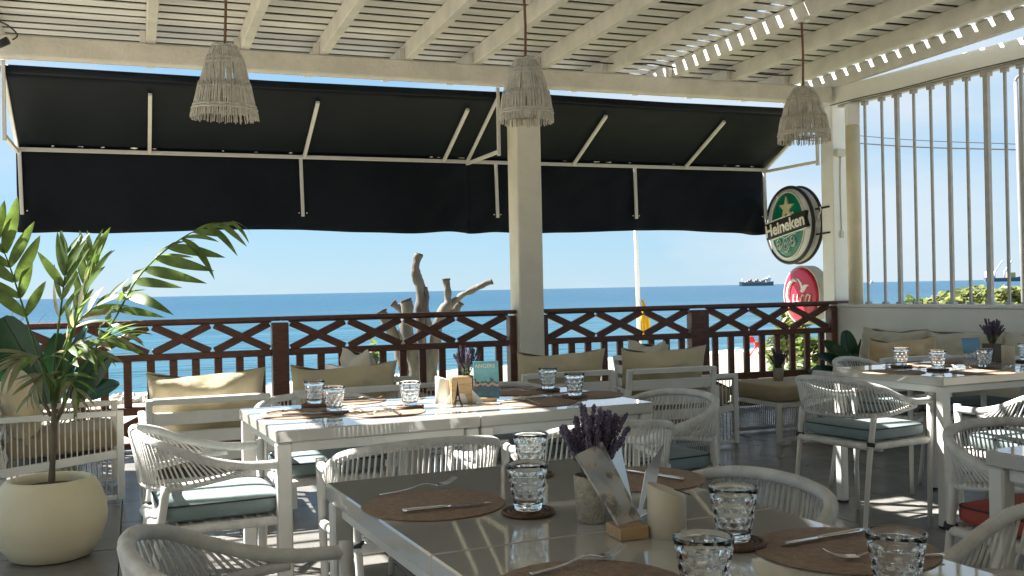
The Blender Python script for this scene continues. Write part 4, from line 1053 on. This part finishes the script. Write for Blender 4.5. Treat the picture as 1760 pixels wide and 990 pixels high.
frond([(92, 690, 0), (62, 600, .05), (34, 510, .1), (10, 440, .12), (-18, 385, .15)], 7, .27, 1, .06, .36, 48, (0, 1, 0), 1.25)
frond([(95, 690, 0), (135, 640, -.05), (190, 560, -.02), (245, 468, .0), (325, 402, .05), (402, 380, .08)], 13, .25, 2, .04, .33, 66, (1, 2, 2, 2), 1.05, None, .5)
frond([(95, 680, .0), (118, 600, .1), (140, 520, .12), (152, 470, .12), (160, 435, .14)], 6, .21, 3, .08, .38, 40, (0, 0, 1), 1.2)
frond([(90, 680, .0), (96, 600, -.05), (106, 520, -.06), (112, 470, -.04), (116, 430, 0)], 6, .20, 4, .12, .36, 38, (0, 0, 3), 1.2)
frond([(88, 660, 0), (72, 622, -.2), (48, 612, -.3), (14, 632, -.36)], 6, .19, 5, .6, .3, 50, (1, 2, 2), .95)
frond([(90, 660, 0), (112, 610, -.18), (140, 592, -.25), (172, 606, -.3)], 6, .17, 6, .3, .3, 52, (1, 2, 2), .95)
frond([(92, 650, 0), (122, 570, .12), (160, 530, .2), (205, 505, .25)], 6, .21, 8, .12, .3, 50, (0, 1, 2), 1.)
frond([(90, 690, 0), (105, 650, -.15), (122, 655, -.25), (138, 690, -.3)], 5, .15, 9, .2, .3, 50, (1, 2), .9)
frond([(88, 690, 0), (84, 650, -.14), (68, 648, -.25), (52, 682, -.3)], 5, .15, 11, .6, .3, 50, (1, 2), .9)

frond([(92, 700, 0), (105, 630, -.1), (128, 560, -.16), (150, 500, -.2), (170, 455, -.2)], 7, .20, 21, .1, .36, 42, (0, 0, 1), 1.2)
frond([(92, 690, 0), (120, 630, -.14), (165, 590, -.2), (215, 575, -.22)], 7, .19, 23, .1, .33, 52, (1, 1, 2), 1.1)


# ---- broad-leaved plants
def broad_plant(label, base, z0, leaves, pot_r, seed):
    t = thing('broadleaf_plant', label, 'plant', base)
    mb = MB(); mb.lathe([(pot_r*.75, 0), (pot_r*.95, z0*.5), (pot_r, z0*.98), (pot_r*.93, z0), (pot_r*.85, z0*.93), (0, z0*.9)], 24, None, True); mb.build('pot', 'pot', t)
    for k, (tip, ln, w, m) in enumerate(leaves):
        e = Vector(tip)-Vector(base); s = Vector((0, 0, z0*.9)); d = e-s
        mid = s+d*.5+Vector((0, 0, .08)); st_ = smooth([s, mid, e], 6)
        lf = MB(); cut = 1-ln/max(d.length, ln*1.05)
        i0 = max(1, int(cut*(len(st_)-1))); path = st_[i0:]
        if len(path) < 4: path = st_[-5:]
        pp_ = resample(path, (ln/9)); lf = MB(); n = len(pp_)
        for i, p in enumerate(pp_):
            tg = (pp_[min(i+1, n-1)]-pp_[max(0, i-1)]).normalized(); sd_ = tg.cross(Vector((math.sin(k*1.7)*.6, -.8, .5))).normalized(); up = sd_.cross(tg)
            ww = w*math.sin(math.pi*min(1, (i+.4)/(n-.2)))**.7
            lf.v += [tuple(p-sd_*ww+up*ww*.25), tuple(p), tuple(p+sd_*ww+up*ww*.25)]
        for i in range(n-1): a = i*3; lf.f += [(a, a+1, a+4, a+3), (a+1, a+2, a+5, a+4)]; lf.sm += [True, True]
        lo = lf.build('leaf', m, t)
        MB().tube(st_, .006, 6).build('stalk', 'broad', lo)
    return t
b_ = Vector((3.25, 9.55, 0))
lv_ = [((px, py), d_, l_, w_) for px, py, d_, l_, w_ in ((1452, 568, 9.6, .38, .085), (1480, 583, 9.5, .40, .03), (1404, 612, 9.4, .36, .06), (1390, 640, 9.3, .34, .045), (1432, 600, 9.3, .34, .09), (1462, 620, 9.2, .30, .09), (1415, 585, 9.8, .34, .06), (1474, 612, 9.4, .28, .07), (1440, 628, 9.1, .26, .08))]
broad_plant('dark glossy broad-leaved plant in the corner of railing and white wall', b_, .32, [(PD(x, y, d_), l_, w_, 'broad') for (x, y), d_, l_, w_ in lv_], .2, 1)
b_ = PD(95, 700, 7.35); b_.z = 0
broad_plant('dark banana-like plant behind the corded armchair and the palm', b_, .3, [(PD(x, y, d_), l_, w_, 'broad') for x, y, d_, l_, w_ in ((5, 545, 7.3, .55, .13), (190, 610, 7.2, .50, .10), (40, 600, 7.1, .5, .11), (150, 560, 7.5, .5, .09), (100, 570, 7.5, .5, .10), (205, 660, 7.2, .3, .07), (-25, 600, 7.2, .5, .12))], .2, 2)
# ================================================================== TABLEWARE
def onT(px, py): return P(px, py, TZ)
def glass_proto():
    t = thing('glass_tumbler', 'x', 'glass')
    Hh, r0, r1 = .098, .029, .0465; n = 60; rows = 30
    def outer(z): return r0+(r1-r0)*(z/Hh)**.9
    vs = []; fs = []
    for i in range(rows+1):
        z = Hh*i/rows
        for j in range(n):
            a = 2*math.pi*j/n; r = outer(z)
            q = (z-.014)/(Hh*.70)
            if 0 < q < 1:
                row = q*4.; ph = 5.0 if int(row) % 2 else 0.
                c = abs(math.sin((a*5)+(math.pi/2 if int(row) % 2 else 0)))*abs(math.sin(row*math.pi))
                r -= .0030*max(0., c)**.8
            vs.append((r*math.cos(a), r*math.sin(a), z))
    ni = 14
    for i in range(ni+1):
        z = Hh-(Hh-.012)*i/ni
        for j in range(n):
            a = 2*math.pi*j/n; r = outer(z)-.0020-.0030*max(0., 1-z/(Hh*.8)); 
            z2 = z
            if i == 0: r = outer(Hh)-.0012; z2 = Hh+.0012
            if i == 1: r = outer(Hh)-.0036; z2 = Hh+.0012
            vs.append((r*math.cos(a), r*math.sin(a), z2))
    tot = rows+1+ni+1
    for i in range(tot-1):
        for j in range(n): fs.append((i*n+j, i*n+(j+1) % n, (i+1)*n+(j+1) % n, (i+1)*n+j))
    fs.append(tuple(range(n))[::-1]); fs.append(tuple((tot-1)*n+j for j in range(n)))
    mb = MB(); mb.add(vs, fs, None, True); mb.build('tumbler_body', 'glass', t)
    return t
gp = glass_proto(); gu = [False]
def coaster_proto():
    t = thing('bead_coaster', 'x', 'coaster')
    mb = MB(); mb.lathe([(0, .0005), (.054, .0005), (.056, .003), (.054, .006), (0, .006)], 32); mb.build('disc', 'bead', t)
    for rr, r in ((.054, .0055), (.043, .005), (.032, .005)):
        mb = MB(); m = int(2*math.pi*rr/.010)
        ring = [(rr*math.cos(2*math.pi*k/(m*4)), rr*math.sin(2*math.pi*k/(m*4)), .0062) for k in range(m*4)]
        mb.tube(ring, [r*(.72+.28*abs(math.sin(k*math.pi/4))) for k in range(m*4)], 6, closed=True); mb.build('bead_ring', 'bead', t)
    return t
kp = coaster_proto(); ku = [False]
def put_glass(px, py, label, glabel, dx=0, coaster=True, pd=None):
    p = pd if pd is not None else onT(px, py)
    if coaster:
        place(kp, ku, (p.x, p.y, TZ+.0003), px*.1, 'round dark beaded coaster under the tumbler '+glabel, 'coasters on the '+label)
    place(gp, gu, (p.x, p.y, TZ+(.0122 if coaster else .0006)), px*.37, 'clear dimpled tumbler '+glabel, 'tumblers on the '+label)
LA, LB, LC = 'lavender pot tables', 'tables before the armchairs', 'corner sofa tables'
def gpos(px, w_px, dd=0.):                   # position from the rim's pixel width (rim is 93 mm wide)
    d = .093*F/w_px; x = (px-880)/F*d; return Vector((x, d, TZ))
put_glass(908, 884, LA, 'between cork mat and burlap lavender pot')
put_glass(905, 806, LA, 'at the far edge of the lavender pot table', pd=Vector((.04, 2.60, TZ)))
put_glass(1262, 938, LA, 'by the holder before the menu stand')
put_glass(0, 0, LA, 'beside the fork of the four-glass table', pd=gpos(1200, 106))
put_glass(0, 0, LA, 'standing on the cork mat in front of the red cushioned chair', coaster=False, pd=gpos(1531, 103))
for x, y, s_ in ((541, 698, 'of the striped table pair nearer the armchairs'), (575, 711, 'of the striped table pair nearer the lavender'), (705, 701, 'by the white slanted holder'),
                 (942, 672, 'beyond the seaside brochure nearer the column'), (988, 684, 'by the knife past the seaside brochure')): put_glass(x, y, LB, s_)
for x, y, s_ in ((1549, 631, 'nearest the ochre pillow'), (1612, 637, 'at the corner sofa table edge'), (1692, 634, 'standing right in front of the harbour brochure'), (1764, 622, 'past the curved cream holder')): put_glass(x, y, LC, s_)
# cork mats
mat_me = MB().lathe([(0, .0), (.162, .0), (.1645, .0016), (.162, .0032), (0, .0034)], 56).mesh('place_mat', 'cork')
def put_mat(px, py, label, group): 
    p = onT(px, py); o = link('place_mat', mat_me, None, (p.x, p.y, TZ+.0005)); return tag(o, label, 'place mat', group)
put_mat(745, 868, 'round brown cork mat under fork and knife on the lavender pot table', 'cork place mats')
put_mat(1452, 946, 'round brown cork mat under a tumbler before the red cushioned chair', 'cork place mats')
put_mat(1015, 1012, 'round brown cork mat with fork at the near table edge', 'cork place mats')
put_mat(1100, 824, 'round brown cork mat behind the steel napkin holder', 'cork place mats')
for x, y, s_ in ((515, 712, 'round cork mat at the sunlit end of the striped table'), (600, 690, 'round cork mat behind the tumbler pair on the striped table'), (662, 709, 'round cork mat between tumbler pair and white slanted holder'),
                 (880, 674, 'round cork mat behind the seaside brochure on the armchair side'), (925, 692, 'round cork mat past the seaside brochure on the lavender side'), (1010, 679, 'round cork mat under the knife at the column end table')): put_mat(x, y, s_, 'mats before the armchairs')
for x, y, s_ in ((1535, 640, 'round cork mat at the chair end of the corner sofa table'), (1590, 628, 'round cork mat on the sofa side of the corner sofa table'), (1690, 640, 'round cork mat in front of the harbour brochure'), (1660, 622, 'round cork mat behind the harbour brochure')): put_mat(x, y, s_, 'mats before the corner sofa')
# cutlery (along +X, lying at z = 0)
def fork_proto():
    t = thing('fork', 'x', 'fork')
    mb = MB(); mb.tube(smooth([(-.10, 0, .004), (-.03, 0, .006), (.02, 0, .014), (.045, 0, .009), (.058, 0, .006)], 6), lambda q: .0062-.0035*math.sin(min(1, q*1.1)*math.pi*.8), 8, rz=.0017); mb.build('handle', 'steel', t)
    mb = MB(); mb.box((.064, 0, .0065), (.022, .022, .003), .0012); h = mb.build('fork_head', 'steel', t)
    for k in range(4):
        y = -.0093+.0062*k
        MB().tube(smooth([(.072, y, .0065), (.092, y, .010), (.112, y*.95, .020)], 4), lambda q: .0018*(1-.5*q), 6).build('tine', 'steel', h)
    return t
def knife_proto():
    t = thing('knife', 'x', 'knife')
    mb = MB(); mb.tube([(-.105, 0, .0055), (-.09, 0, .006), (-.02, 0, .0058), (.005, 0, .005)], [.0055, .0075, .006, .0045], 10, rz=.0042); mb.build('handle', 'steel', t)
    mb = MB(); mb.add([(.0, -.006, .0038), (.08, -.0085, .0038), (.102, .002, .0038), (.09, .007, .0038), (.0, .006, .0038), (.0, -.006, .0058), (.08, -.0085, .0055), (.102, .002, .0048), (.09, .007, .006), (.0, .006, .0062)],
        [(4, 3, 2, 1, 0), (5, 6, 7, 8, 9)]+[(i, (i+1) % 5, 5+(i+1) % 5, 5+i) for i in range(5)]); mb.build('blade', 'steel', t)
    return t
fk, kn = fork_proto(), knife_proto(); fu, nu_ = [False], [False]
def lay(proto, u_, a, b, label, z=.0045, grp=None):
    pa, pb = onT(*a), onT(*b); d = pb-pa
    return place(proto, u_, ((pa.x+pb.x)/2, (pa.y+pb.y)/2, TZ+z), math.atan2(d.y, d.x), label, grp)
lay(fk, fu, (645, 858), (783, 836), 'steel fork on the cork mat beside the knife, lavender pot table')
lay(kn, nu_, (682, 887), (857, 869), 'steel table knife crossing the cork mat on the lavender pot table')
lay(fk, fu, (925, 992), (1052, 962), 'steel fork at the near edge of the four-glass table')
lay(kn, nu_, (1500, 917), (1318, 948), 'steel knife on the cork mat before the red cushioned chair')
lay(fk, fu, (1606, 962), (1445, 968), 'steel fork half hidden behind the tumbler on its cork mat')
lay(kn, nu_, (1178, 831), (1062, 812), 'steel knife behind the steel napkin holder')
GB = 'cutlery before the armchairs'; GC = 'cutlery before the corner sofa'
for a, b in (((645, 716), (598, 706)), ((712, 722), (640, 700)), ((575, 688), (663, 690)), ((945, 702), (880, 686)), ((852, 674), (910, 676))): lay(fk, fu, a, b, 'steel fork on the tables before the slat-back armchairs', .0045, GB)
for a, b in (((440, 718), (530, 702)), ((470, 718), (590, 712)), ((690, 707), (600, 718)), ((960, 683), (1020, 674)), ((900, 688), (968, 682))): lay(kn, nu_, a, b, 'steel knife on the tables before the slat-back armchairs', .0045, GB)
for a, b in (((1510, 627), (1560, 634)), ((1690, 638), (1640, 634)), ((1765, 628), (1715, 638))): lay(fk, fu, a, b, 'steel fork on the table before the corner sofa', .0045, GC)
for a, b in (((1530, 641), (1600, 637)), ((1500, 635), (1570, 624))): lay(kn, nu_, a, b, 'steel knife on the table before the corner sofa', .0045, GC)

# ---- lavender
def lavender_mesh(seed, n, hgt, spread):
    rnd = random.Random(seed); fl = MB(); stm = MB()
    for k in range(n):
        a = rnd.uniform(0, 6.3); lean = spread*math.sqrt(rnd.random()); L = hgt*rnd.uniform(.72, 1.08)*(1-.25*lean/spread*rnd.random())
        tip = Vector((lean*math.cos(a), lean*math.sin(a), L)); base = Vector((.012*math.cos(a), .012*math.sin(a), 0))
        path = smooth([base, base.lerp(tip, .5)+Vector((0, 0, .012)), tip], 5)
        stm.tube(path, .0013, 4)
        m = 26
        for i in range(m):
            q = .42+.58*i/m; f = q*(len(path)-1); j = min(int(f), len(path)-2); p = path[j].lerp(path[j+1], f-j)
            for w in range(4):
                an = rnd.uniform(0, 6.3); rr = .0060*(1-.65*(q-.42)/.58)
                c = p+Vector((rr*math.cos(an), rr*math.sin(an), rnd.uniform(-.003, .003))); s = .0026*rnd.uniform(.7, 1.3)
                o = len(fl.v); fl.v += [tuple(c+Vector(d)*s) for d in ((1, 0, .5), (-1, 0, .5), (0, 1, .5), (0, -1, .5), (0, 0, 1.8), (0, 0, -1))]
                fl.f += [(o+x+0, o+y, o+4) for x, y in ((0, 2), (2, 1), (1, 3), (3, 0))]+[(o+y, o+x, o+5) for x, y in ((0, 2), (2, 1), (1, 3), (3, 0))]; fl.sm += [False]*8
        for i in range(5):
            q = rnd.uniform(.05, .45); f = q*(len(path)-1); j = min(int(f), len(path)-2); p = path[j]
            an = rnd.uniform(0, 6.3); d = Vector((math.cos(an), math.sin(an), .9))*.022; sd_ = Vector((-math.sin(an), math.cos(an), 0))*.0022
            o = len(stm.v); stm.v += [tuple(p-sd_), tuple(p+sd_), tuple(p+d)]; stm.f += [(o, o+1, o+2)]; stm.sm += [False]
    return fl.mesh('florets', 'lav'), stm.mesh('stems', 'lavstem')
lav = lavender_mesh(2, 34, .150, .075)
def lavender(label, pos, kind, s=1., rz=0.):
    t = thing('lavender_plant', label, 'plant', pos, rz)
    if kind == 'round':
        mb = MB(); mb.lathe([(.031*s, 0), (.034*s, .002), (.039*s, .088*s), (.0385*s, .092*s), (.036*s, .092*s), (.034*s, .075*s), (0, .072*s)], 32, None, True); mb.build('pot', 'burlap', t); z = .075*s
    else:
        MB().box((0, 0, .055*s), (.075*s, .085*s, .11*s), .003).build('pot', 'box', t); z = .105*s
    for me, nm in zip(lav, ('florets', 'stems')):
        o = link(nm, me, t, (0, 0, z)); o.scale = (s, s, s); o['kind'] = 'stuff'
    return t
lavender('purple lavender in a grey burlap pot on the glossy dining table', onT(1021, 895), 'round', 1.06)
lavender('purple lavender behind the wooden napkin block and seaside brochure', onT(802, 684), 'box', .92, R(20))
lavender('purple lavender in a dark box behind the harbour brochure', onT(1706, 622), 'box', 1.0, R(20))
o = PD(1327, 660, 8.22); lavender('small lavender pot standing on the taupe ottoman', (2.20, 8.28, .4565), 'round', 1.15, 1.)

# ---- menu, holders
p = onT(1078, 922)
t = thing('menu_stand', 'glossy menu card leaning in a small oak block beside the lavender pot', 'menu', p, R(18))
MB().box((0, 0, .0125), (.062, .07, .024), .002).build('oak_block', 'oak', t)
c0, c1, c2, c3 = [PD(x, y, d)-p for x, y, d in ((988, 783, 1.985), (1034, 760, 2.06), (1106, 902, 1.99), (1080, 932, 1.93))]
mb = MB(); nrm = (c1-c0).cross(c3-c0).normalized()*.0022; nrm = nrm if nrm.y < 0 else -nrm
Ri = Matrix.Rotation(-R(18), 3, 'Z'); vs = [Ri @ v for v in (c0+nrm, c1+nrm, c2+nrm, c3+nrm, c0-nrm, c1-nrm, c2-nrm, c3-nrm)]
mb.add(vs, [(0, 1, 2, 3), (7, 6, 5, 4), (0, 4, 5, 1), (1, 5, 6, 2), (2, 6, 7, 3), (3, 7, 4, 0)]); mb.build('menu_card', 'menu', t)
def bent_holder(label, px, py, rz, m, s=1., name='napkin_holder'):
    t = thing(name, label, 'napkin holder', onT(px, py), rz)
    for sy in (-1, 1):
        poly = [(-.035, 0), (.035, 0), (.035, .105), (.0, .125 if sy < 0 else .115), (-.035, .085)]
        arch = [(.016*math.cos(a)-.0, .004+.042*math.sin(a)) for a in [math.pi*k/8 for k in range(9)]]
        pts = [(-.035, 0)]+[(-x, z) for x, z in arch]+[(.035, 0), (.035, .135), (-.035, .095)]
        m4 = Matrix.Translation((0, sy*.020, 0)) @ Matrix.Rotation(R(-sy*12), 4, 'X')
        n = len(pts); mb = MB(); th = .0014
        vs = [(x*s, -th/2, z*s) for x, z in pts]+[(x*s, th/2, z*s) for x, z in pts]
        mb.add(vs, [tuple(range(n)), tuple(range(2*n-1, n-1, -1))]+[(i, n+i, n+(i+1) % n, (i+1) % n) for i in range(n)], m4); mb.build('side_plate', m, t)
    MB().box((0, 0, .003), (.07, .05, .003), .001).build('base_plate', m, t)
    return t
bent_holder('bent steel napkin holder with arched cut-outs behind the leaning menu', 1092, 884, R(60), 'steelb', 1.12)
def slant_holder(label, px, py, m, rx, ry, hl, hr, rz):
    t = thing('slanted_holder', label, 'holder', onT(px, py), rz); n = 36; mb = MB(); vs = []; fs = []
    def ht(x): return hr+(hl-hr)*(.5-.5*x/rx)
    rings = [(1., 0, 0), (1.02, .004, 0), (1.02, 1, 0), (.96, 1, .003), (.0, 1, .0)]
    for k, f, e in rings:
        for j in range(n): a = 2*math.pi*j/n; x = rx*k*math.cos(a); vs.append((x, ry*k*math.sin(a), (ht(x)-.003)*f+e))
    for i in range(len(rings)-1):
        for j in range(n): fs.append((i*n+j, i*n+(j+1) % n, (i+1)*n+(j+1) % n, (i+1)*n+j))
    mb.add(vs, fs, None, True); mb.build('vessel', m, t)
    MB().box((0, 0, ht(0)-.0008), (rx*.9, .003, .002), .0005, Matrix.Rotation(math.atan2(hl-hr, 2*rx), 4, 'Y')).build('slot', 'piping', t)
    return t
slant_holder('curved cream holder with slanting top beside the menu stand', 1147, 922, 'ceram', .037, .030, .106, .080, R(-8))
slant_holder('curved white holder with slanting top beside the wooden napkin block', 763, 692, 'ceramw', .036, .028, .118, .095, R(10))
slant_holder('curved cream holder with slanting top beside the boxed lavender at the corner sofa', 1733, 627, 'ceram', .036, .03, .115, .105, R(10))
# wooden napkin block with arch, small tower, napkins
p = onT(793, 694)
t = thing('wooden_napkin_holder', 'wooden napkin block with an arched cut-out and white napkins', 'napkin holder', p, R(12))
pts = [(-.045, 0)]+[(-.028*math.cos(a), .047*math.sin(a)) for a in [math.pi*k/10 for k in range(11)]]+[(.045, 0), (.045, .108), (.038, .115), (-.038, .115), (-.045, .108)]
n = len(pts); th = .014
for yy_ in (-.018, .024):
    vs = [(x, yy_, z+.001) for x, z in pts]+[(x, yy_+th, z+.001) for x, z in pts]
    mb = MB(); mb.add(vs, [tuple(range(n)), tuple(range(2*n-1, n-1, -1))]+[(i, n+i, n+(i+1) % n, (i+1) % n) for i in range(n)]); mb.build('wood_plate', 'ply', t)
for k in range(5):
    a = MB(); e = .004*k
    a.add([(-.075+e, -.002+e, .002), (.10-e*2, -.002+e, .002), (.045, -.001+e, .062), (-.04, -.001+e, .055), (-.075+e, .0005+e, .002), (.10-e*2, .0005+e, .002), (.045, .0015+e, .062), (-.04, .0015+e, .055)],
          [(0, 1, 2, 3), (7, 6, 5, 4), (0, 4, 5, 1), (1, 5, 6, 2), (2, 6, 7, 3), (3, 7, 4, 0)]); a.build('napkin', 'paper', t)
p = onT(787, 697.5)
t = thing('tower_figurine', 'small dark metal lattice tower figurine before the wooden napkin block', 'figurine', p, R(15))
mb = MB(); prof = [(.0165, 0), (.0125, .012), (.0085, .026), (.0055, .042), (.0034, .064), (.0018, .085)]
for sx in (-1, 1):
    for sy in (-1, 1): mb.tube([(sx*r, sy*r, z) for r, z in prof], [.0028, .0024, .002, .0018, .0014, .0011], 5)
mb.build('legs', 'bronze', t)
mb = MB()
for z, r in ((.022, .011), (.044, .0068)): mb.box((0, 0, z), (r*2, r*2, .0028), .0008)
mb.build('platforms', 'bronze', t)
mb = MB(); mb.tube([(0, 0, .045), (0, 0, .085), (0, 0, .104)], [.004, .0026, .0006], 6); mb.build('spire', 'bronze', t)
def broch(label, px, py, rz, w, h, m, txt, tz, tsize):
    t = thing('brochure', label, 'brochure', onT(px, py), rz)
    r8 = Matrix.Rotation(R(-9), 4, 'X')
    MB().box((0, 0, h/2+.012), (w, .003, h), .0008, r8).build('printed_card', m, t)
    MB().box((0, -.001, .009), (w*.75, .034, .018), .002).build('oak_block', 'oak', t)
    me = text_mesh(txt, tsize, 'white', 'lettering', .0003, .0002)
    o = link('lettering', me, t); o.matrix_local = r8 @ Matrix.Translation((-.004, -.0021, tz)) @ Matrix.Rotation(R(90), 4, 'X')
    return t
broch('upright turquoise seaside brochure beside the wooden napkin block', 837, 690, R(8), .112, .165, 'broA', 'ANGERS', .155, .024)
broch('upright dark blue harbour brochure on the table before the corner sofa', 1674, 632, R(14), .115, .155, 'broB', 'CANN', .022, .014)

# ---- small clutter on the lounge side
for px, d, zz in ((1327, 8.5, .457), ):
    pass
